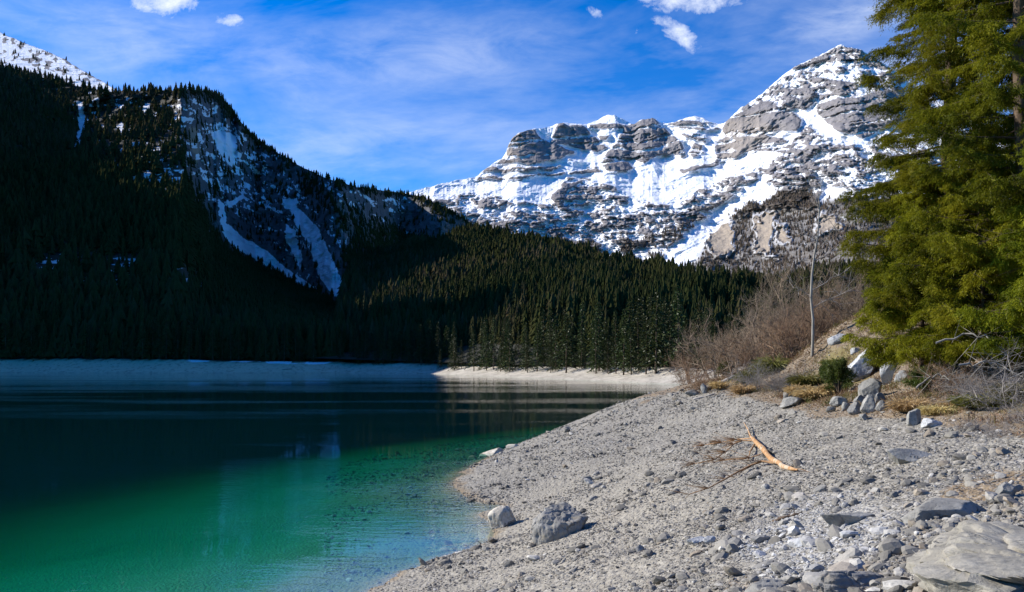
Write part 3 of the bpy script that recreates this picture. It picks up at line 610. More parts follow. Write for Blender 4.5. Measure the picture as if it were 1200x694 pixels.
# wood edge along the skyline of the left mountain
Pb, Ub, Vb = sample_sheet(BM, 26000, lambda S: S['A']['tr']*inv(S, .9)*(S['U'] < 1150)*np.clip(.75+1.5*fbm(S['x']*.02, S['y']*.02, oct=4, seed=91), .06, 1))
shore_d = -polysd(Pb[:, 0], Pb[:, 1], LAKE); k = shore_d > 30; Pb = Pb[k]; Vb = Vb[k]
nearb = Pb[:, 1] < 620
hs = (.75+.5*sm(-.4, .4, fbm(Pb[:, 0]*.03, Pb[:, 1]*.03, oct=3, seed=93)))*interp(Pb[:, 1], [(250, 17), (600, 12.5), (1300, 11)])*(.45+.8*rng.random(len(Pb))**1.3); Pb[:, 2] -= .6
tb = .08+.45*rng.random(len(Pb))**1.5+.28*fbm(Pb[:, 0]*.012, Pb[:, 1]*.012, oct=4, seed=89)
print('near trees', nearb.sum())
tag(merge_instances(fine_, Pb[nearb], hs[nearb], tb[nearb], 'conifer_wood', M['wood_far']), 'tall conifers rising behind the trees of the far shore')
tag(merge_instances(mid_, Pb[~nearb], hs[~nearb], tb[~nearb], 'conifer_wood', M['wood_far']), 'conifer wood covering the lower hill behind the middle of the lake')
Pc, Uc, Vc = sample_sheet(RG, 6500, lambda S: np.clip(S['A']['wood'], 0, 1)**2*(1-.9*S['A']['tan']))
Pc[:, 2] -= .5
tag(merge_instances(small, Pc, 9+10*rng.random(len(Pc)), .1+.8*rng.random(len(Pc)), 'mountain_wood', M['wood_spur']), 'thin brownish wood on the spur below the highest snowy peak')
Pd, Ud, Vd = sample_sheet(SN, 500, lambda S: (S['U'] > -60)*(S['U'] < 160)*sm(.35, .0, S['A']['snow'])+.001)
tag(merge_instances(small, Pd, 9+8*rng.random(len(Pd)), .2+.5*rng.random(len(Pd)), 'mountain_wood', M['wood_far']), 'scattered dark trees on the snow slope at the upper left')
# ------------------------------------------------------------------ builders for branches, needles and rocks
class Tubes:
    def __init__(s): s.V, s.F, s.n = [], [], 0
    def add(s, P, r, k=4):
        P = np.asarray(P, float); r = np.asarray(r, float)
        d = np.gradient(P, axis=0); d /= np.linalg.norm(d, axis=1)[:, None]+1e-9
        up = np.array([0, 0, 1.0]) if abs(d[0, 2]) < .8 else np.array([1.0, 0, 0])
        a = np.cross(d, up); a /= np.linalg.norm(a, axis=1)[:, None]+1e-9; b = np.cross(d, a)
        th = np.arange(k)*2*math.pi/k
        ring = P[:, None]+r[:, None, None]*(a[:, None]*np.cos(th)[None, :, None]+b[:, None]*np.sin(th)[None, :, None])
        m = len(P); s.V.append(ring.reshape(-1, 3))
        i, j = np.meshgrid(np.arange(m-1), np.arange(k), indexing='ij'); q = s.n+i*k; j2 = (j+1) % k
        s.F.append(np.stack([q+j, q+j2, q+k+j2, q+k+j], -1).reshape(-1, 4)); s.n += m*k
    def data(s): return np.concatenate(s.V), [np.concatenate(s.F)]
    def mesh(s, name, mat, smooth=True): V, Fc = s.data(); return mesh_np(name, V, Fc, mat, smooth=smooth, link=False)
class Blades:
    """thin needle or grass blades: base point, direction, length, width"""
    def __init__(s): s.B, s.D, s.L, s.W, s.T = [], [], [], [], []
    def add(s, B, D, L, W, T): s.B.append(B); s.D.append(D); s.L.append(L); s.W.append(W); s.T.append(T)
    def mesh(s, name, mat, quad=True):
        B, D, L, W, T = (np.concatenate(q) for q in (s.B, s.D, s.L, s.W, s.T))
        D = D/(np.linalg.norm(D, axis=1)[:, None]+1e-9); rv = rng.normal(size=D.shape); A = np.cross(D, rv); A /= np.linalg.norm(A, axis=1)[:, None]+1e-9
        n = len(B); w = W[:, None]*A
        mid = B+D*(L*.45)[:, None]; tip = B+D*L[:, None]; tip[:, 2] -= .12*L
        V = np.stack([B, mid-w, tip, mid+w], 1).reshape(-1, 3); i = np.arange(n)*4
        return mesh_np(name, V, [np.stack([i, i+1, i+2, i+3], 1)], mat, {'tint': np.repeat(T, 4)}, smooth=False, link=False)

# ---- conifers of the far shore: one thing each (crown and trunk), mesh data shared by kind
def shore_tree_meshes(i):
    tb = Tubes(); bl = Blades(); H = 1.0; r0 = .14+.05*random.random(); lean = np.array([random.uniform(-.02, .02), random.uniform(-.02, .02), 0])
    zz_ = np.linspace(0, 1, 8); tb.add(np.stack([lean[0]*zz_, lean[1]*zz_, zz_-.02], 1), .013*(1-zz_)+.001, 5)
    lo = random.choice([.05, .08, .16]); nb = 105
    for k in range(nb):
        f = k/nb; z = lo+(1-lo)*f**1.05; a = k*2.39996+random.random()*.8
        R_ = r0*(1-f)**.8*(.70+.5*random.random())+.006
        if random.random() < .10: R_ *= .5
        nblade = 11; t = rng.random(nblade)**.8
        dirv = np.array([math.cos(a), math.sin(a), 0]); side = np.array([-math.sin(a), math.cos(a), 0])
        base = np.array([0, 0, z])+lean*z+dirv[None]*(t*R_)[:, None]+side[None]*(rng.normal(size=nblade)*.16*R_*(1-t*.5))[:, None]; base[:, 2] -= t*R_*(.35+.3*(1-f))
        dd = dirv[None]*.8+side[None]*rng.normal(size=nblade)[:, None]*.7+np.array([0, 0, -.55])[None]*rng.random(nblade)[:, None]+rng.normal(size=(nblade, 3))*.2
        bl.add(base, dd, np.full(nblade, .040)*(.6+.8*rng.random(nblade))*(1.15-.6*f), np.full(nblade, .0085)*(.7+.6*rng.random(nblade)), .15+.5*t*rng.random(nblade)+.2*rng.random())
    return bl.mesh('crown', M['fir']), tb.mesh('trunk', M['bark'])
shore_protos = [shore_tree_meshes(i) for i in range(7)]
cand = []
for u in np.arange(-30, 1010, 1.0):
    x, y = None, None
    # walk out along the column until dry land beyond the lake
    d = np.arange(180, 520, 2.0); s = polysd((u-CU)/F*d, d, LAKE); idx = np.where(s > 0)[0]
    d0 = d[idx[-1]] if len(idx) else 225
    if u > 800: d0 = 225+(u-800)*.12
    cand.append((u, d0))
cand = np.array(cand); chosen = []
tries = 0
while len(chosen) < 290 and tries < 30000:
    tries += 1
    u = -25+1030*random.random()**.85; d0 = np.interp(u, cand[:, 0], cand[:, 1]); d = d0+16+random.random()**1.5*32
    x, y = (u-CU)/F*d, d
    if all((x-a)**2+(y-b)**2 > 3.4**2 for a, b, _, _ in chosen): chosen.append((x, y, u, d))
SH = {'dark': ('dark conifer in the shaded wood on the far left shore', 'conifers on the shaded far shore'),
      'mid': ('dark slender conifer on the far shore below the wooded hill', 'conifers on the far shore below the hill'),
      'lit': ('olive green sunlit conifer at the edge of the far shore on the right', 'sunlit conifers on the far shore'),
      'back': ('dark conifer behind the bare thicket', 'conifers behind the bare thicket')}
for i, (x, y, u, d) in enumerate(chosen):
    cr, tr_ = shore_protos[i % len(shore_protos)]; h = random.uniform(13, 23) if u < 640 else random.uniform(14, 25)
    if u > 800: h *= .85
    if random.random() < .15: h *= .6
    key = 'dark' if u < 380 else 'mid' if u < 640 else 'lit' if u < 815 else 'back'
    where = ('at the far left end of the shore', 'left of the snow gully', 'below the shaded cliff', 'below the big snow gully', 'under the low hill', 'near the middle of the far shore', 'right of the middle of the far shore', 'above the brightest strip of far bank', 'just left of the bare thicket', 'showing over the bare thicket', 'deep behind the pale thin trunk')[int(np.digitize(u, [60, 160, 260, 380, 470, 560, 640, 720, 815, 900]))]
    dd_ = d-np.interp(u, cand[:, 0], cand[:, 1]); row = 'in the front row' if dd_ < 24 else 'in the second row' if dd_ < 34 else 'in the rear row'
    size = 'small' if h < 12 else 'middling' if h < 17 else 'tall'; tone = {'dark': 'nearly black', 'mid': 'dark', 'lit': 'olive green', 'back': 'dark green'}[key]
    z = ground_z(np.array([x]), np.array([y]), False)[0]
    t = empty('conifer', (x, y, z-.2), random.random()*6.28, f'{size} {tone} conifer {row}, {where}', 'conifer', SH[key][1]); t.scale = (h*random.uniform(.8, 1.15),)*2+(h,)
    obj('crown', cr, t); obj('trunk', tr_, t)

# ---- the near conifers
def hero_tree(name, loc, H, Rmax, zlow, nbr, label, seed, bare_low=0, density=1.0, tintb=0.0, prof=None):
    rs = np.random.default_rng(seed); random.seed(seed)
    tb = Tubes(); bl = Blades(); br = Tubes()
    z = np.linspace(-.4, H, 26); wob = np.stack([.10*np.sin(z*.5+seed), .08*np.cos(z*.43+seed), 0*z], 1)
    r0 = .0065*H+.03
    tb.add(np.stack([wob[:, 0], wob[:, 1], z], 1), r0*(1-z/H*.93).clip(.02)+.0, 9)
    def trunk_at(zz): return np.array([np.interp(zz, z, wob[:, 0]), np.interp(zz, z, wob[:, 1]), zz])
    for k in range(nbr):
        f = (k+rs.random())/nbr; zb_ = zlow+(H*.985-zlow)*f; a = k*2.39996+rs.random()*1.0
        Rb = Rmax*(1-(zb_/H))**.62*(.62+.5*rs.random())
        if prof: Rb *= prof(zb_/H)
        if Rb < .12: Rb = .12
        ca, sa = math.cos(a), math.sin(a); n = 9; s = np.linspace(0, 1, n)
        droop = (.12+.34*rs.random())*(1-.65*zb_/H); up = .22*rs.random()
        bend = rs.normal()*.18
        out_ = s*Rb; P = trunk_at(zb_)[None]+np.stack([ca*out_-sa*bend*Rb*s*s, sa*out_+ca*bend*Rb*s*s, Rb*(up*s-droop*s**1.4+.16*s**4)], 1)
        br.add(P, (.011+.010*Rb)*(1-s*.88), 4)
        nt = int((7+16*Rb)*density)
        ts = .12+.88*rs.random(nt)**.75
        side = np.where(rs.random(nt) < .5, -1.0, 1.0)
        Bx = np.stack([np.interp(ts, s, P[:, j]) for j in range(3)], 1)
        Lt = (.22+.36*Rb*(1-ts*.75))*(.6+.7*rs.random(nt))*np.clip(1.1-.25*zb_/H, .5, 1.2); Lt = np.minimum(Lt, .85)
        out_dir = np.array([ca, sa, 0]); sd_ = np.array([-sa, ca, 0])
        td = out_dir[None]*(.45+.5*rs.random(nt))[:, None]+sd_[None]*(side*(.45+.6*rs.random(nt)))[:, None]+np.array([0, 0, -1])[None]*(.15+.55*rs.random(nt))[:, None]
        td /= np.linalg.norm(td, axis=1)[:, None]
        bt = .08+.42*rs.random()+tintb
        for q in range(nt):
            m_ = 4; ss = np.linspace(0, 1, m_); sag = .16*Lt[q]
            Q = Bx[q][None]+td[q][None]*(ss*Lt[q])[:, None]; Q[:, 2] -= sag*ss**2
            if q % 3 == 0: br.add(Q, .007*(1-ss*.8), 3)
            nbld = int(16+Lt[q]*78)
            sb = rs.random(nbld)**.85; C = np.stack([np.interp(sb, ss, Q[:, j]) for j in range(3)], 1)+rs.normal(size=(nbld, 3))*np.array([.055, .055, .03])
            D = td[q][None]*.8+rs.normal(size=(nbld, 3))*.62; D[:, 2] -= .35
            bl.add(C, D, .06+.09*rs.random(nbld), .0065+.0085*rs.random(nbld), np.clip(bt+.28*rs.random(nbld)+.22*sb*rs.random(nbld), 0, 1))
    for k in range(bare_low):      # dead lower limbs and bare snags
        zb_ = zlow*.2+rs.random()*H*.75; a = rs.random()*6.28; Rb = Rmax*(.3+.5*rs.random()); s = np.linspace(0, 1, 7)
        P = trunk_at(zb_)[None]+np.stack([math.cos(a)*s*Rb, math.sin(a)*s*Rb, Rb*(.1*s-.25*s*s)+rs.normal(size=7)*.02], 1)
        br.add(P, .016*(1-s*.8), 4)
        for q in range(5):
            i = rs.integers(1, 6); dd = np.array([math.cos(a+rs.normal()*.8), math.sin(a+rs.normal()*.8), rs.normal()*.3-.2]); L = .3+.6*rs.random(); s2 = np.linspace(0, 1, 4)
            br.add(P[i][None]+dd[None]*(s2*L)[:, None], .006*(1-s2*.7), 3)
    t = empty(name, loc, rs.random()*6.28, label, 'conifer')
    obj('trunk', tb.mesh('trunk', M['bark']), t)
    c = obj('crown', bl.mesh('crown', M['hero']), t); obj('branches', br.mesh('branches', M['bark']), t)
    return t
def hx(u, v, d): p = pix(u, v, d); return (p[0], p[1], gz(p[0], p[1])-.1)
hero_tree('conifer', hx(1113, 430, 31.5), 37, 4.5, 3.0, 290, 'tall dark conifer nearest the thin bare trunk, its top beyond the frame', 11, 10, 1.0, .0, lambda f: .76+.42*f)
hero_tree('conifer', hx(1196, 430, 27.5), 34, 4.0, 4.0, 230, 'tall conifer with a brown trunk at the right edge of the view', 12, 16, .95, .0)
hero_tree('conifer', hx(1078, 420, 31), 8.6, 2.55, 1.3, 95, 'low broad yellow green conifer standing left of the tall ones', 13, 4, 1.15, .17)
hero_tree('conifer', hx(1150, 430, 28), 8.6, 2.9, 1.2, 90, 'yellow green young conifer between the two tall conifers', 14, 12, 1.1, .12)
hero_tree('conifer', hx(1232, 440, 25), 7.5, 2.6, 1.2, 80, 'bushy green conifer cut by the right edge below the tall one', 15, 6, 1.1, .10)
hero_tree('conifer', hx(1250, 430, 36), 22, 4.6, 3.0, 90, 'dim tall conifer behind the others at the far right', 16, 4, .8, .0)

# ---- bare shrubs and thin trees
def twiggy(H, nst, seed, spread=.5, depth=4, r=.02, upright=.6, k=3, kids=4):
    rs = np.random.default_rng(seed); tb = Tubes()
    def grow(p, d, L, rad, lev):
        n = 5; P = [p]; dd = d.copy()
        for i in range(n-1):
            dd = dd+rs.normal(size=3)*.13+np.array([0, 0, .05*upright]); dd /= np.linalg.norm(dd); P.append(P[-1]+dd*L/(n-1))
        P = np.array(P); tb.add(P, np.linspace(rad, rad*.45, n), k if lev > 1 else 4)
        if lev >= depth: return
        for c in range(kids if lev else kids+1):
            t_ = rs.uniform(.25, 1.0); i = min(int(t_*(n-1)), n-2); q = P[i]+(P[i+1]-P[i])*(t_*(n-1)-i)
            nd = dd*.75+rs.normal(size=3)*.55; nd[2] += .25*upright; nd /= np.linalg.norm(nd)
            grow(q, nd, L*rs.uniform(.45, .72), rad*.52, lev+1)
    for s in range(nst):
        a = rs.random()*6.28; sp = rs.random()**.6*spread; d = np.array([math.cos(a)*sp, math.sin(a)*sp, 1.0]); d /= np.linalg.norm(d)
        grow(np.array([math.cos(a)*.12*rs.random()*H*.4, math.sin(a)*.12*rs.random()*H*.4, -.1]), d, H*.52*rs.uniform(.7, 1.1), r*rs.uniform(.6, 1.1), 0)
    return tb
def shrub_mesh(mat, *a, **kw): return twiggy(*a, **kw).mesh('twigs', mat)
SB = {'brown': [shrub_mesh(M['twig'], 1, 7, 100+i, .62, 4, .012) for i in range(3)],
      'red': [shrub_mesh(M['twig_red'], 1, 8, 120+i, .8, 4, .010) for i in range(2)],
      'grey': [shrub_mesh(M['twig_grey'], 1, 11, 130+i, 1.2, 4, .008, .2) for i in range(2)],
      'tree': [shrub_mesh(M['twig'], 1, 1, 140+i, .2, 5, .013, 1.0, 3, 4) for i in range(3)]}
n_used = [0]
def shrub(kind, u, v, d, h, label, group=None, name='bare_shrub', cat='shrub', sx=1.0):
    n_used[0] += 1; ms = SB[kind]; p = hx(u, v, d)
    o = obj(name, ms[n_used[0] % len(ms)], None, p, random.random()*6.28); o.scale = (h*sx, h*sx, h)
    return tag(o, label, cat, group)
random.seed(5)
TH = {(812,455): 'reddish bare shrub at the left end of the thicket, above the low pale rock', (838,452): 'brown bare shrub just behind the grey fallen log', (866,450): 'brown bare shrub above the upper end of the fallen log', (850,450): 'reddish bare shrub behind the fallen log, second row of the thicket',
 (893,440): 'tall brown bare shrub behind the wide grey bush', (882,450): 'low reddish bare shrub between the log and the wide grey bush', (915,430): 'tall brown bare shrub behind the round grey bush', (930,425): 'reddish bare shrub just left of the pale thin trunk', (975,410): 'tall brown bare shrub just right of the pale thin trunk',
 (940,415): 'tallest brown bare shrub behind the pale thin trunk', (820,456): 'knee high reddish shrub at the left end of the thicket', (962,405): 'low reddish bare shrub at the foot of the pale thin trunk', (990,400): 'reddish bare shrub on the mound beside the conifers', (800,458): 'outermost low bare shrub at the crest of the beach', (903,425): 'brown bare shrub highest in the middle of the thicket', (1005,395): 'brown bare shrub touching the low broad conifer'}
for u, v, d, h, k in ((812, 455, 66, 4.6, 'red'), (838, 452, 63, 5.5, 'brown'), (866, 450, 60, 6.0, 'brown'), (850, 450, 70, 6.0, 'red'), (893, 440, 62, 7.0, 'brown'), (882, 450, 56, 4.0, 'red'),
                   (915, 430, 60, 7.4, 'brown'), (930, 425, 57, 6.2, 'red'), (975, 410, 58, 7.5, 'brown'), (940, 415, 66, 8.0, 'brown'), (820, 456, 58, 2.6, 'red'), (962, 405, 54, 4.6, 'red'), (990, 400, 60, 7.0, 'red'), (800, 458, 68, 2.6, 'brown'), (903, 425, 70, 8.5, 'brown'), (1005, 395, 56, 6.0, 'brown')):
    shrub(k, u, v, d, h, TH[(u, v)], None, sx=random.uniform(.8, 1.1))
for u, v, d, h, l in ((893, 466, 47.5, 2.9, 'wide grey bare bush touching the gravel at the front of the thicket'), (918, 466, 45, 2.5, 'round grey bare bush right of the widest one, beside dry grass'), (868, 464, 50, 2.0, 'small grey bare bush beside the fallen log')):
    shrub('grey', u, v, d, h, l, sx=1.15)
for u, v, d, h, l in ((1185, 470, 22.5, 2.2, 'tangled bare bush at the right edge under the conifers'), (1150, 462, 24.5, 1.7, 'low tangled bare bush under the young conifer'), (1112, 446, 28, 1.9, 'bare bush at the foot of the tallest conifer'),
                   (1215, 480, 20, 1.6, 'low bare bush cut by the right edge above the gravel'), (1140, 492, 20.5, .75, 'low brown bare tuft on the litter in front of the conifers'), (1175, 500, 18.5, .7, 'low brown bare tuft nearest the gravel at the right'), (1068, 430, 33, 1.3, 'bare bush right of the pale upright rock')):
    shrub('grey' if d < 25 else 'red', u, v, d, h, l, sx=1.3)
shrub('tree', 800+72, 440, 75, 8, 'slim bare tree in the thicket left of the grey bush', name='bare_tree', cat='tree', sx=.9)
shrub('tree', 985, 400, 62, 9.5, 'slim bare tree just left of the low broad conifer', name='bare_tree', cat='tree', sx=.9)
shrub('tree', 925, 425, 72, 10.5, 'slim bare tree left of the pale thin trunk', name='bare_tree', cat='tree', sx=.9)
# thin pale trunk standing alone
def pale_tree():
    d = 50; base = pix(953, 416, d); tb = Tubes(); rs = np.random.default_rng(3)
    px = [(953, 419), (951, 400), (953, 375), (950, 350), (951, 325), (954, 300), (957, 280), (959, 262), (960, 240), (960, 224)]
    P = np.array([pix(u, v, d) for u, v in px])-base; P[:, 1] += rs.normal(size=len(P))*.08
    tb.add(P, np.linspace(.095, .03, len(P)), 7)
    t = empty('pale_tree', (base[0], base[1], base[2]), 0, 'thin pale bare trunk standing alone above the thicket, left of the conifers', 'tree')
    obj('trunk', tb.mesh('trunk', M['birch']), t)
    bt = Tubes()
    for (u0, v0), (u1, v1), r in (((955, 305), (1008, 281), .035), ((960, 262), (984, 246), .03), ((961, 250), (946, 205), .025), ((960, 232), (968, 196), .02), ((957, 285), (930, 262), .02), ((952, 340), (990, 318), .03), ((951, 350), (925, 330), .02), ((952, 362), (1004, 336), .028), ((957, 296), (975, 268), .02)):
        a = pix(u0, v0, d)-base; b = pix(u1, v1, d+rs.normal()*1.5)-base; n = 6; s = np.linspace(0, 1, n)[:, None]; Q = a*(1-s)+b*s; Q[1:-1] += rs.normal(size=(n-2, 3))*.06; bt.add(Q, np.linspace(r, r*.35, n), 4)
        for q in range(15):
            i = rs.integers(1, n); L = rs.uniform(.3, 1.1); dd = (b-a)/np.linalg.norm(b-a)*.7+rs.normal(size=3)*.5; s2 = np.linspace(0, 1, 4)[:, None]; Q2 = Q[i]+dd*s2*L+np.array([0, 0, .1])*s2**2; bt.add(Q2, np.linspace(r*.5, .008, 4), 3)
            Q3 = Q2[2]+(dd+rs.normal(size=3)*.6)*s2*L*.5; bt.add(Q3, np.linspace(.011, .006, 4), 3)
    obj('branches', bt.mesh('branches', M['twig_grey']), t)
pale_tree()

# ---- rocks: faceted convex bodies with broken, noisy faces
def ico(sub):
    import bmesh
    bm = bmesh.new(); bmesh.ops.create_icosphere(bm, subdivisions=sub, radius=1); bm.verts.ensure_lookup_table()
    V = np.array([v.co[:] for v in bm.verts]); Fc = np.array([[l.index for l in f.verts] for f in bm.faces]); bm.free(); return V, Fc
ICO = {k: ico(k) for k in (1, 2, 3, 5, 6)}
def rock_shape(sub, seed, nplanes=14, rough=.07, flat=1.0, crag=0):
    rs = np.random.default_rng(seed); V, Fc = ICO[sub]; V = V.copy()
    N = rs.normal(size=(nplanes, 3)); N /= np.linalg.norm(N, axis=1)[:, None]; dd = rs.uniform(.62, .95, nplanes)
    dots = V@N.T; rad = np.min(np.where(dots > .05, dd[None]/np.maximum(dots, .05), 9), axis=1); rad = np.minimum(rad, 1.15)
    P = V*rad[:, None]
    if sub >= 3:
        o = seed*3.7; n = fbm(P[:, 0]*2.2+o, P[:, 1]*2.2, P[:, 2]*2.2, oct=5 if sub > 3 else 3, seed=seed % 97, gain=.55, ridged=True)
        P *= (1+rough*n)[:, None]
        if crag:
            b = np.round((P[:, 2]+.15*fbm(P[:, 0]*1.5+o, P[:, 1]*1.5, oct=3, seed=3))*4)/4; P[:, 2] = lerp(P[:, 2], b, crag)
    return P, Fc
def rock(u, v, wpx, hpx, label, mat='rock', seed=1, sub=5, depth=1.0, rz=None, sink=.35, tilt=(0, 0), crag=0, rough=.08, name='rock', cat='rock', d=None, planes=14, top=None, fract=0):
    """a rock whose foot is seen at photo pixel (u, v), wpx by hpx large there"""
    p = hit(u, v) if d is None else np.array(hx(u, v, d)); k = p[1]/F
    P, Fc = rock_shape(sub, seed, planes, rough, crag=crag); lo, hi = P.min(0), P.max(0)
    P = (P-(lo+hi)/2)/(hi-lo)
    if top is not None: P[:, 2] = np.where(P[:, 2] > top, top+(P[:, 2]-top)*.25, P[:, 2])
    if fract:      # broken blocks: grooves between cells and every block a little higher or lower
        rs = np.random.default_rng(seed+5); S_ = rs.uniform(-.5, .5, (26, 3)); Q = P+.05*np.stack([fbm(P[:, 0]*6, P[:, 1]*6, P[:, 2]*6, oct=3, seed=k_) for k_ in (1, 2, 3)], 1); dist = np.linalg.norm((Q[:, None]-S_[None])*np.array([1, 1, .8]), axis=2)
        srt = np.sort(dist, 1); cell = np.argmin(dist, 1); edge_ = np.exp(-((srt[:, 1]-srt[:, 0])/.022)**2)
        P = P*(1+fract*(rs.uniform(-1, 1, 26)[cell][:, None]*.5-edge_[:, None]*.55))
    sx, sz = wpx*k, hpx*k/(1-sink)
    P = P*np.array([sx, sx*depth, sz])
    ct, st = math.cos(tilt[0]), math.sin(tilt[0]); P = np.stack([P[:, 0]*ct-P[:, 2]*st, P[:, 1], P[:, 0]*st+P[:, 2]*ct], 1)
    ct, st = math.cos(tilt[1]), math.sin(tilt[1]); P = np.stack([P[:, 0], P[:, 1]*ct-P[:, 2]*st, P[:, 1]*st+P[:, 2]*ct], 1)
    P[:, 2] += sz*(.5-sink)
    o = mesh_np(name, P, [Fc], M[mat], smooth=True); o.location = (p[0], p[1]+sx*depth*.35, p[2]); o.rotation_euler = (0, 0, 0 if rz is None else rz)
    try: o.data.set_sharp_from_angle(angle=R(38))
    except Exception: pass
    return tag(o, label, cat)
M['rock_mid'] = mat_rock('pale_weathered_boulder', (.17, .16, .14), (.34, .325, .29), stain=(.34, .28, .18))
rock(657, 631, 70, 34, 'large dark weathered boulder half sunk in the gravel near the waterline', 'rock_mid', 77, 6, .9, sink=.48, tilt=(.05, 0), fract=.05, name='boulder', cat='boulder', rough=.10)
rock(588, 618, 34, 24, 'cream coloured shore rock beside the brown shallows', 'rock_cream', 12, 5, .8, sink=.4)
rock(577, 532, 32, 9, 'flat pale rock lying in the water off the tip of the beach', 'rock_cream', 21, 5, .7, sink=.35, d=59, planes=20)
rock(601, 529, 17, 6, 'small pale rock at the tip of the beach by the flat one', 'rock_cream', 23, 3, .8, sink=.3, d=60)
rock(1415, 752, 450, 88, 'broad cracked bedrock block in the lower right corner', 'rock_slab', 31, 6, 1.55, sink=.52, crag=.3, rough=.11, name='bedrock_block', cat='boulder', planes=16, top=.22, fract=.24)
rock(1003, 702, 92, 34, 'flat slab of grey rock with a dark broken front at the bottom edge', 'rock_dark', 33, 6, .6, sink=.3, crag=.3, rough=.08, fract=.12, name='rock_slab', cat='rock', d=7.4)
rock(912, 704, 70, 22, 'low flat bluish slab at the bottom edge left of the dark fronted slab', 'rock', 34, 5, .7, sink=.4, crag=.3, rough=.05, name='rock_slab', cat='rock', d=8.6)
rock(1183, 583, 24, 18, 'small square dark sided rock on the brown litter at the right edge', 'rock', 35, 5, .8, sink=.2)
rock(1014, 444, 38, 34, 'large pale streaked rock right of the dwarf pine', 'rock_pale', 41, 5, .7, sink=.25)
rock(1041, 450, 18, 36, 'tall narrow pale rock leaning beside the streaked one', 'rock_pale', 42, 5, .7, sink=.2, tilt=(-.25, 0))
rock(1024, 466, 30, 22, 'pale angular rock on top of the grey rock pile', 'rock', 43, 5, .8, sink=.2, tilt=(.5, 0))
rock(1003, 486, 17, 15, 'dark rock at the front of the pile with a shadowed face', 'rock_dark', 44, 5, .8, sink=.15, planes=8)
rock(1020, 485, 19, 21, 'tallest grey rock in the middle of the pile', 'rock', 45, 5, .8, sink=.15, planes=8)
rock(985, 476, 22, 11, 'flat topped rock on the left shoulder of the pile', 'rock', 46, 5, .8, sink=.2, planes=8)
rock(1034, 484, 13, 13, 'small grey rock on the right shoulder of the pile', 'rock', 47, 5, .8, sink=.2)
rock(1014, 493, 11, 8, 'small rock at the very foot of the pile', 'rock', 48, 3, .8, sink=.2)
rock(993, 481, 12, 10, 'small rock wedged left of the dark one in the pile', 'rock', 71, 3, .8, sink=.2)
rock(1010, 474, 15, 11, 'grey rock behind the dark one in the pile', 'rock', 72, 3, .8, sink=.2)
rock(1033, 473, 14, 12, 'grey rock under the pale angular one in the pile', 'rock_dark', 73, 3, .8, sink=.2)
rock(1045, 478, 12, 8, 'low brownish rock at the right end of the pile', 'rock_dark', 74, 3, .8, sink=.2)
rock(975, 483, 12, 7, 'low grey rock at the left end of the pile', 'rock', 75, 3, .8, sink=.2)
rock(1073, 499, 17, 19, 'upright grey rock standing in front of the dry grass tuft', 'rock', 49, 5, .8, sink=.15)
rock(1095, 500, 24, 10, 'pale flat rock right of the upright grey one', 'rock_pale', 50, 5, .8, sink=.3)
rock(932, 477, 30, 11, 'long low grey rock in front of the dry grass', 'rock', 51, 5, .7, sink=.25)
rock(926, 469, 14, 8, 'dark rock behind the long low one', 'rock_dark', 52, 3, .8, sink=.2)
rock(826, 462, 9, 12, 'small upright rock at the end of the fallen log', 'rock', 53, 3, .8, sink=.2)
rock(812, 464, 18, 7, 'low pale rock left of the fallen log', 'rock', 54, 3, .8, sink=.3)
rock(1060, 446, 20, 12, 'low reddish grey rock right of the tall narrow one', 'rock_pale', 55, 3, .8, sink=.3)
rock(985, 388, 24, 12, 'pale broken rock on the brown mound', 'rock_pale', 56, 5, .8, sink=.35, d=49)
rock(1004, 390, 12, 8, 'small pale rock on the brown mound by the conifer', 'rock_pale', 57, 3, .8, sink=.3, d=46)
rock(818, 641, 26, 8, 'flat whitish stone lying on the near gravel', 'rock_pale', 58, 5, .6, sink=.3, planes=18)
rock(832, 638, 14, 9, 'whitish stone touching the flat one on the near gravel', 'rock_pale', 59, 3, .8, sink=.3)
rock(940, 645, 15, 11, 'square white stone on the near gravel', 'rock_pale', 60, 3, .8, sink=.2, planes=7)
rock(750, 648, 12, 8, 'dark sided stone on the gravel right of the boulder', 'rock', 61, 3, .8, sink=.2)
rock(1000, 612, 70, 12, 'long low ledge of smooth bluish bedrock', 'rock', 62, 5, .5, sink=.5, rough=.04, name='rock_ledge', cat='rock')
rock(1120, 604, 110, 20, 'low rounded ledge of grey bedrock above the cracked block', 'rock', 63, 5, .5, sink=.5, rough=.04, name='rock_ledge', cat='rock')
rock(1080, 540, 70, 10, 'smooth pale bedrock hump showing through the gravel', 'rock', 64, 5, .5, sink=.55, rough=.03, name='rock_ledge', cat='rock')

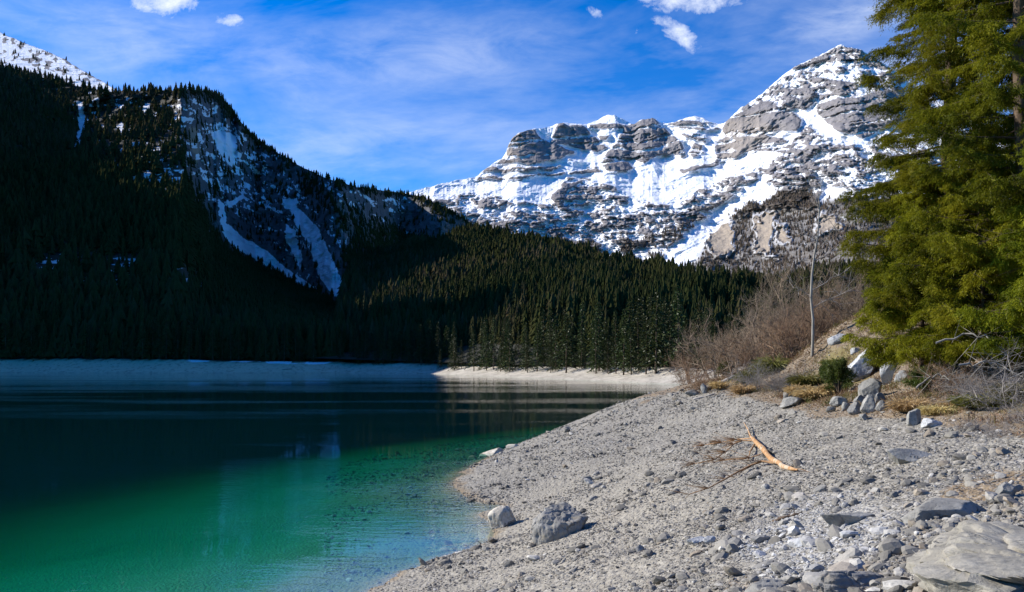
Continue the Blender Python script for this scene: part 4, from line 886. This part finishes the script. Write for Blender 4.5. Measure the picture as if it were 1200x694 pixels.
# ---- the loose stones of the beach
def stones():
    N = 56000; cols = []
    uu = rng.random(N*3)*780+430; vv_ = 447+rng.random(N*3)**.85*262
    dl = np.geomspace(4.2, 95, 500)
    def march(u, v):
        res = np.full(len(u), np.nan); tab_x = np.linspace(-12, 36, 300)
        return res
    # use the sheet itself: random cells of the polar grid are even in the picture
    ia = rng.integers(0, len(az)-1, N*6); ir = rng.integers(0, len(rr)-1, N*6); fa, fr_ = rng.random(N*6), rng.random(N*6)
    ok = (np.abs(az[ia+1]-az[ia]) < .2) & (rr[ir] > 4.5) & (rr[ir] < 84); ia, ir, fa, fr_ = ia[ok], ir[ok], fa[ok], fr_[ok]
    X = GX[ia, ir]*(1-fr_)+GX[ia, ir+1]*fr_; X2 = GX[ia+1, ir]*(1-fr_)+GX[ia+1, ir+1]*fr_; X = X*(1-fa)+X2*fa
    Y = GY[ia, ir]*(1-fr_)+GY[ia, ir+1]*fr_; Y2 = GY[ia+1, ir]*(1-fr_)+GY[ia+1, ir+1]*fr_; Y = Y*(1-fa)+Y2*fa
    Z = (GZ[ia, ir]+GZ[ia+1, ir])/2*(1-fr_)+(GZ[ia, ir+1]+GZ[ia+1, ir+1])/2*fr_
    lit_ = litter[ia, ir]; U_ = CU+X/Y*F
    clus = fbm(X*.55, Y*.55, oct=4, seed=301)
    pr = np.clip(.55+1.3*clus, .08, 1)*(1-.86*np.clip(lit_, 0, 1)); ok = (rng.random(len(X)) < pr) & (Z > -1.1) & (U_ < 1240) & (U_ > 380)
    X, Y, Z, pal, lt = X[ok][:N], Y[ok][:N], Z[ok][:N], pale[ia, ir][ok][:N], lit_[ok][:N]; n = len(X); print('stones', n)
    d = np.hypot(X, Y); s = np.minimum(.011*(1-rng.random(n)*.999)**-.42, .12)*(.7+.028*d)*(.8+.5*np.clip(clus[ok][:N], -.5, 1))
    s = np.clip(s, .0011*d, .26)
    Vs, Fs, Cs = [], [], []; off = 0
    protos = [rock_shape(2 if i < 5 else 1, 900+i, 9, 0) for i in range(14)]
    big = s/d > .0042; idx = np.where(big, rng.integers(0, 5, n), rng.integers(5, 14, n))
    shade = rng.random(n)
    for k, (pv_, pf) in enumerate(protos):
        q = np.where(idx == k)[0]
        if not len(q): continue
        sc = s[q][:, None]*np.stack([.8+.7*rng.random(len(q)), .7+.6*rng.random(len(q)), .45+.45*rng.random(len(q))], 1)
        a = rng.random(len(q))*6.28; c, sn = np.cos(a)[:, None], np.sin(a)[:, None]
        L = pv_[None]*sc[:, None]; tl = rng.normal(size=len(q))[:, None]*.3; Lz = L[..., 2]+L[..., 0]*tl
        Vs.append(np.stack([L[..., 0]*c-L[..., 1]*sn+X[q][:, None], L[..., 0]*sn+L[..., 1]*c+Y[q][:, None], Lz+(Z[q]+s[q]*.22)[:, None]], -1).reshape(-1, 3))
        m_ = len(pv_); Fs.append((pf[None]+(off+np.arange(len(q))*m_)[:, None, None]).reshape(-1, 3)); off += m_*len(q)
        Cs.append(np.repeat(np.stack([shade[q], pal[q], rng.random(len(q))], 1), m_, 0))
    m, T = newmat('loose_stones'); P = geo_pos(T); a = T.n('ShaderNodeSeparateColor', {0: attr(T, 'tone', 'Color')}).outputs
    f = T.noise(P, 30, 4, .65)
    c = T.ramp(a[0], [(0, (.110, .100, .084)), (.35, (.185, .170, .143)), (.75, (.27, .248, .21)), (.93, (.36, .335, .29)), (1, (.55, .52, .46))])
    c = T.mix(T.ramp(a[2], [(.8, 0.0), (.95, .7)]), c, (.30, .24, .17))
    c = T.mix(T.m('MULTIPLY', a[1], T.ramp(a[2], [(.2, 0.0), (.8, .85)])), c, (.56, .55, .53))
    c = T.mix(T.ramp(f, [(.3, .5), (.5, 0.0)]), c, (.10, .098, .09))
    out(T, principled(T, c, .93, f, .5, .01))
    o = mesh_np('loose_stones', np.concatenate(Vs), [np.concatenate(Fs)], m, {'tone': np.concatenate(Cs)}, smooth=False)
    tag(o, 'loose grey stones covering the beach', 'gravel', kind='stuff')
stones()
# ---- driftwood, log, grass, dwarf pine
M['drift_twig'] = mat_bark('dry_orange_twigs', (.22, .12, .06), (.46, .28, .14), 6)
def drift():
    base = hit(905, 553); d0 = base[1]; rs = np.random.default_rng(4)
    def g(u, v, lift=.05):
        p = hit(u, v); p[2] += lift; return p
    t = empty('fallen_branch', tuple(base), 0, 'orange stripped branch with splayed thin boughs lying on the gravel', 'driftwood')
    st = Tubes(); P = np.array([g(872, 505, .30), g(876, 511, .24), g(880, 518, .20), g(883, 524, .16), g(888, 527, .15), g(893, 533, .13), g(900, 538, .12), g(905, 542, .12), g(912, 547, .10), g(918, 552, .09), g(926, 555, .08), g(934, 557, .05)])-base
    P += rs.normal(size=P.shape)*.018
    st.add(P, np.array([.014, .028, .038, .068, .080, .095, .072, .085, .066, .074, .058, .014]), 9)
    for (i0, dx, dz, L, r_) in ((3, .3, .8, .22, .022), (5, -.5, .5, .20, .025), (5, -.3, -.7, .22, .03), (8, .6, .4, .12, .018), (2, -.8, .6, .2, .015)):
        s = np.linspace(0, 1, 4)[:, None]; st.add(P[i0]+np.array([dx, -.2, dz])*s*L+rs.normal(size=(4, 3))*.008, np.linspace(r_, r_*.3, 4), 6)
    obj('stem', st.mesh('stem', M['orange_wood']), t)
    def bough(px, r0, r1, ntw, lift=.10):
        b = Tubes(); P = np.array([g(u, v, lift*(1-abs(i/(len(px)-1)-.45))+.03) for i, (u, v) in enumerate(px)])-base; P[1:] += rs.normal(size=P[1:].shape)*.015; b.add(P, np.linspace(r0, r1, len(P)), 5)
        for q in range(ntw):
            i = rs.integers(1, len(P)); L = rs.uniform(.15, .7); dd = np.array([-1.0+rs.normal()*.35, rs.normal()*.55, rs.normal()*.25]); s = np.linspace(0, 1, 4)[:, None]
            R_ = P[i]+dd*s*L; b.add(R_, np.linspace(.009, .004, 4), 3)
        obj('bough', b.mesh('bough', M['drift_twig']), t)
    bough([(908, 545), (893, 545), (880, 549), (866, 556), (850, 567), (832, 578), (808, 584)], .040, .012, 30)
    bough([(882, 524), (870, 526), (860, 531), (850, 538), (838, 545), (815, 547)], .032, .010, 80, .2)
    bough([(880, 521), (862, 521), (845, 524), (826, 526)], .024, .008, 85, .2); bough([(892, 536), (878, 541), (862, 543), (850, 543)], .022, .007, 40)
    bough([(884, 526), (880, 536), (876, 543)], .036, .012, 3); bough([(880, 548), (870, 556), (862, 562)], .013, .004, 8); bough([(926, 555), (938, 556), (949, 558)], .012, .004, 1, .05)
drift()
def log(p0, p1, r, label, mat='grey_wood', name='fallen_log', lift=.1, cat='log'):
    a, b_ = np.array(p0), np.array(p1); rs = np.random.default_rng(int(r*999)+3); n = 9; s = np.linspace(0, 1, n)[:, None]; P = (b_-a)*s; P[:, 2] += lift; P[1:-1] += rs.normal(size=(n-2, 3))*r*.25
    tb = Tubes(); rad = np.linspace(r, r*.6, n)*(1+.12*rs.normal(size=n)); rad[0] *= .8
    tb.add(np.concatenate([P[:1]-(P[1]-P[0])*.01, P, P[-1:]+(P[-1]-P[-2])*.01]), np.concatenate([[.002], rad, [.002]]), 8)
    for q in range(4):
        i = rs.integers(1, n-1); dd = rs.normal(size=3)*.6; dd[2] = abs(dd[2]); s2 = np.linspace(0, 1, 3)[:, None]; tb.add(P[i]+dd*s2*r*4, np.array([r*.3, r*.2, .004]), 4)
    o = obj(name, tb.mesh(name, M[mat]), None, tuple(a)); return tag(o, label, cat)
log(hit(826, 459), np.array(hit(861, 450))+np.array([0, 0, .35]), .17, 'straight grey log lying from the gravel up to the thicket')
log(hit(812, 470), hit(838, 463), .07, 'thin bent stick on the gravel in front of the grey log', lift=.05, name='fallen_stick', cat='stick')
log(hit(795, 462), hit(770, 466), .06, 'thin brown stick at the crest of the beach left of the thicket', lift=.05, name='fallen_stick', cat='stick')
a = hit(905, 611); b2 = hit(940, 602)
log(a, b2, .035, 'short dark stick lying on the near gravel below the fallen branch', 'bark', 'fallen_stick', .02, 'stick')
# bleached dead boughs under the conifers at the right
for px, l in ((((1098, 402, 26), (1130, 392, 26), (1160, 398, 25.5), (1178, 415, 25), (1187, 440, 24.6)), 'pale dead bough arching down under the young conifer'), (((1125, 430, 24), (1150, 424, 24), (1172, 428, 24), (1200, 440, 23.5)), 'pale dead bough lying level in the bushes at the right'),
              (((1075, 452, 27), (1100, 440, 27.5), (1118, 446, 27)), 'grey dead bough by the foot of the tall conifer')):
    P = np.array([pix(*q) for q in px]); tt = np.linspace(0, len(P)-1, 14); P2_ = np.stack([np.interp(tt, range(len(P)), P[:, j]) for j in range(3)], 1)+np.random.default_rng(len(l)).normal(size=(14, 3))*.04
    tb = Tubes(); o0 = P2_[0].copy(); tb.add(P2_-o0, np.linspace(.035, .012, 14), 5); rs = np.random.default_rng(9)
    for q in range(26):
        i = rs.integers(2, 13); dd = rs.normal(size=3)*.5+np.array([.2, 0, .1]); s = np.linspace(0, 1, 4)[:, None]; tb.add(P2_[i]-o0+dd*s*rs.uniform(.3, 1.2), np.linspace(.010, .003, 4), 3)
    tag(obj('dead_bough', tb.mesh('dead_bough', M['birch']), None, tuple(o0)), l, 'branch')

def tuft_mesh(n, h, spread, mat, seed, up=.9, wid=.006):
    rs = np.random.default_rng(seed); bl = Blades()
    a = rs.random(n)*6.28; r = np.sqrt(rs.random(n))*spread*.45; B = np.stack([np.cos(a)*r, np.sin(a)*r, np.zeros(n)-.02], 1)
    D = np.stack([np.cos(a)*(.05+.6*rs.random(n)), np.sin(a)*(.05+.6*rs.random(n)), up*(.5+rs.random(n))], 1)+rs.normal(size=(n, 3))*.15
    L = h*(.5+.6*rs.random(n)); bl.add(B, D, L, wid*(.6+.8*rs.random(n)), rs.random(n))
    # a second, bent half of every blade
    Dn = D/np.linalg.norm(D, axis=1)[:, None]; B2 = B+Dn*L[:, None]*.8; D2 = Dn.copy(); D2[:, 2] -= .9; bl.add(B2, D2, L*.6, wid*.7*np.ones(n), rs.random(n)*.5+.5)
    return bl.mesh('tuft', mat)
def grass(u, v, wpx, hpx, label, mat='dry', n=900, seed=1, d=None, name='grass_tuft', cat='grass'):
    p = hit(u, v) if d is None else np.array(hx(u, v, d)); k = p[1]/F
    o = obj(name, tuft_mesh(n, hpx*k*.85, wpx*k*1.1, M[mat], seed, wid=.0007*p[1]*.9), None, tuple(p)); tag(o, label, cat)
grass(1068, 482, 36, 17, 'rounded golden grass tuft right of the rock pile', n=1500, seed=1)
grass(1100, 487, 34, 13, 'golden grass tuft right of the rounded one by the conifer litter', n=1200, seed=2)
grass(1120, 478, 30, 12, 'thin golden grass tuft under the tangled bush', n=700, seed=3)
grass(955, 468, 34, 14, 'golden grass patch between the grey bush and the dwarf pine', n=1500, seed=4)
grass(938, 464, 22, 14, 'golden grass tuft against the round grey bush', n=900, seed=5)
grass(975, 462, 22, 12, 'golden grass tuft in front of the dwarf pine', n=900, seed=6)
grass(872, 462, 18, 14, 'ochre grass tuft left of the wide grey bush', n=700, seed=7)
grass(850, 456, 30, 10, 'ochre grass patch behind the fallen log', n=700, seed=8)
grass(948, 452, 34, 16, 'olive heath patch at the foot of the pale trunk', 'moss', 1500, 9, name='heath_patch', cat='heath')
grass(1035, 432, 26, 12, 'yellow green heath patch between the two pale rocks', 'moss', 900, 10, name='heath_patch', cat='heath')
grass(985, 404, 34, 12, 'olive heath patch on the brown mound', 'moss', 900, 11, name='heath_patch', cat='heath', d=46)
grass(1160, 478, 70, 17, 'yellow green heath patch under the bushes at the right', 'moss', 2600, 12, name='heath_patch', cat='heath')
grass(1205, 470, 60, 22, 'yellow green heath patch cut by the right edge', 'moss', 2200, 13, name='heath_patch', cat='heath')
grass(905, 432, 18, 26, 'tall yellow green broom behind the grey bush', 'moss', 700, 14, d=53, name='broom_bush', cat='shrub')
grass(880, 436, 12, 20, 'small yellow green broom left of the tall one', 'moss', 900, 15, d=54, name='broom_bush', cat='shrub')
# leaf and needle litter, low growth on the bank: nobody could count it
def litter_cover():
    n = 60000; x = rng.random(n*4)*26+8; y = 14+rng.random(n*4)*48; u = CU+x/y*F; z = ground_z(x, y, True); v = HV-(z-CAMZ)/y*F
    zone = [(740, 468), (800, 462), (870, 466), (950, 486), (1040, 490), (1100, 500), (1160, 512), (1260, 527), (1400, 560), (1400, 300), (800, 300)]
    sd = polysd(u+8*fbm(x*.6, y*.6, oct=3, seed=5), v, zone); ok = (sd > rng.random(n*4)*14) & (rng.random(n*4) < np.clip(.5+1.2*fbm(x*.5, y*.5, oct=3, seed=8), .1, 1))
    x, y, z = x[ok][:n], y[ok][:n], z[ok][:n]; m_ = len(x); bl = Blades(); D = rng.normal(size=(m_, 3)); D[:, 2] = np.abs(D[:, 2])*.6+.1
    bl.add(np.stack([x, y, z], 1), D, (.05+.16*rng.random(m_))*(.6+y*.02), (.006+.010*rng.random(m_))*(.6+y*.02), rng.random(m_))
    me = bl.mesh('leaf_litter', M['litterm']); tag(obj('leaf_litter', me), 'brown leaves, needles and dry stalks covering the bank', 'litter', kind='stuff')
M['litterm'] = mat_foliage('brown_litter', [(.10, .055, .03), (.22, .13, .07), (.34, .23, .13), (.16, .13, .05)], transl=.15, vary=.0)
litter_cover()
def low_growth():
    n = 34000; x = rng.random(n*6)*26+8; y = 14+rng.random(n*6)*46; u = CU+x/y*F; z = ground_z(x, y, True); v = HV-(z-CAMZ)/y*F
    sd = polysd(u+8*fbm(x*.6, y*.6, oct=3, seed=5), v, [(800, 462), (870, 462), (950, 478), (1040, 486), (1100, 494), (1160, 502), (1260, 518), (1400, 560), (1400, 300), (800, 300)])
    cl = fbm(x*1.3, y*1.3, oct=3, seed=61); ok = (sd > 3) & (rng.random(n*6) < np.clip((cl-.08)*5, 0, 1))
    x, y, z, cl = (q[ok][:n] for q in (x, y, z, cl)); k = len(x); bl = Blades(); D = rng.normal(size=(k, 3))*.45; D[:, 2] = 1
    col_ = np.clip(.5+.9*fbm(x*.35, y*.35, oct=3, seed=62)+.25*rng.normal(size=k), 0, 1)
    bl.add(np.stack([x, y, z-.02], 1), D, (.10+.22*rng.random(k))*(.8+1.2*np.clip(cl, 0, .5)), .006+.008*rng.random(k), col_)
    tag(obj('low_growth', bl.mesh('low_growth', M['growth'])), 'short dry stalks, heath and grass growing over the bank', 'ground cover', kind='stuff')
M['growth'] = mat_foliage('dry_and_green_growth', [(.09, .05, .03), (.20, .12, .06), (.30, .21, .09), (.15, .14, .04), (.09, .10, .02)], transl=.25, vary=0)
low_growth()
# dwarf pine
def dwarf_pine(u, v, wpx, hpx, label, seed):
    p = hit(u, v); k = p[1]/F; rs = np.random.default_rng(seed); bl = Blades(); br = Tubes(); Rx, H = wpx*k/2, hpx*k
    for q in range(46):
        a = rs.random()*6.28; el = rs.random()**.7*1.45; dirv = np.array([math.cos(a)*math.cos(el), math.sin(a)*math.cos(el), math.sin(el)+.1]); s = np.linspace(0, 1, 6)[:, None]
        tip = dirv*np.array([Rx, Rx, H])*rs.uniform(.7, 1.05); P = tip*s+np.array([0, 0, .15])*np.sin(s*3.1); br.add(P, np.linspace(.022, .005, 6), 4)
        nb = 260; t_ = .3+.7*rs.random(nb)**.6; C = np.stack([np.interp(t_, s[:, 0], P[:, j]) for j in range(3)], 1)+rs.normal(size=(nb, 3))*.06; D = dirv[None]*.5+rs.normal(size=(nb, 3))*.6; D[:, 2] += .25
        bl.add(C, D, .07+.08*rs.random(nb), .009+.007*rs.random(nb), np.clip(.1+.5*rs.random()+.5*rs.random(nb)*t_, 0, 1))
    t = empty('dwarf_pine', tuple(p), 0, label, 'shrub'); obj('foliage', bl.mesh('foliage', M['pine']), t); obj('branches', br.mesh('branches', M['bark']), t)
dwarf_pine(983, 463, 44, 38, 'round green dwarf pine left of the large pale rock', 1)
dwarf_pine(1085, 462, 44, 26, 'low green dwarf pine at the foot of the tallest conifer', 2)
dwarf_pine(968, 452, 24, 24, 'small yellow green dwarf pine behind the round one', 3)
dwarf_pine(850, 442, 26, 16, 'low dark dwarf pine among the bare shrubs behind the log', 4)
# logs washed up on the far bank
for u, d, l in ((712, 281, 'dark log lying on the far bank below the sunlit conifers'), (875-60, 236, 'pale log on the far bank by the bare thicket'), (330, 432, 'grey log among the snow patches on the far bank')):
    x = (u-CU)/F*d; log((x, d, gz(x, d)), (x+5, d+1.5, gz(x+5, d+1.5)+.3), .3, l, 'bark' if u == 712 else 'grey_wood')
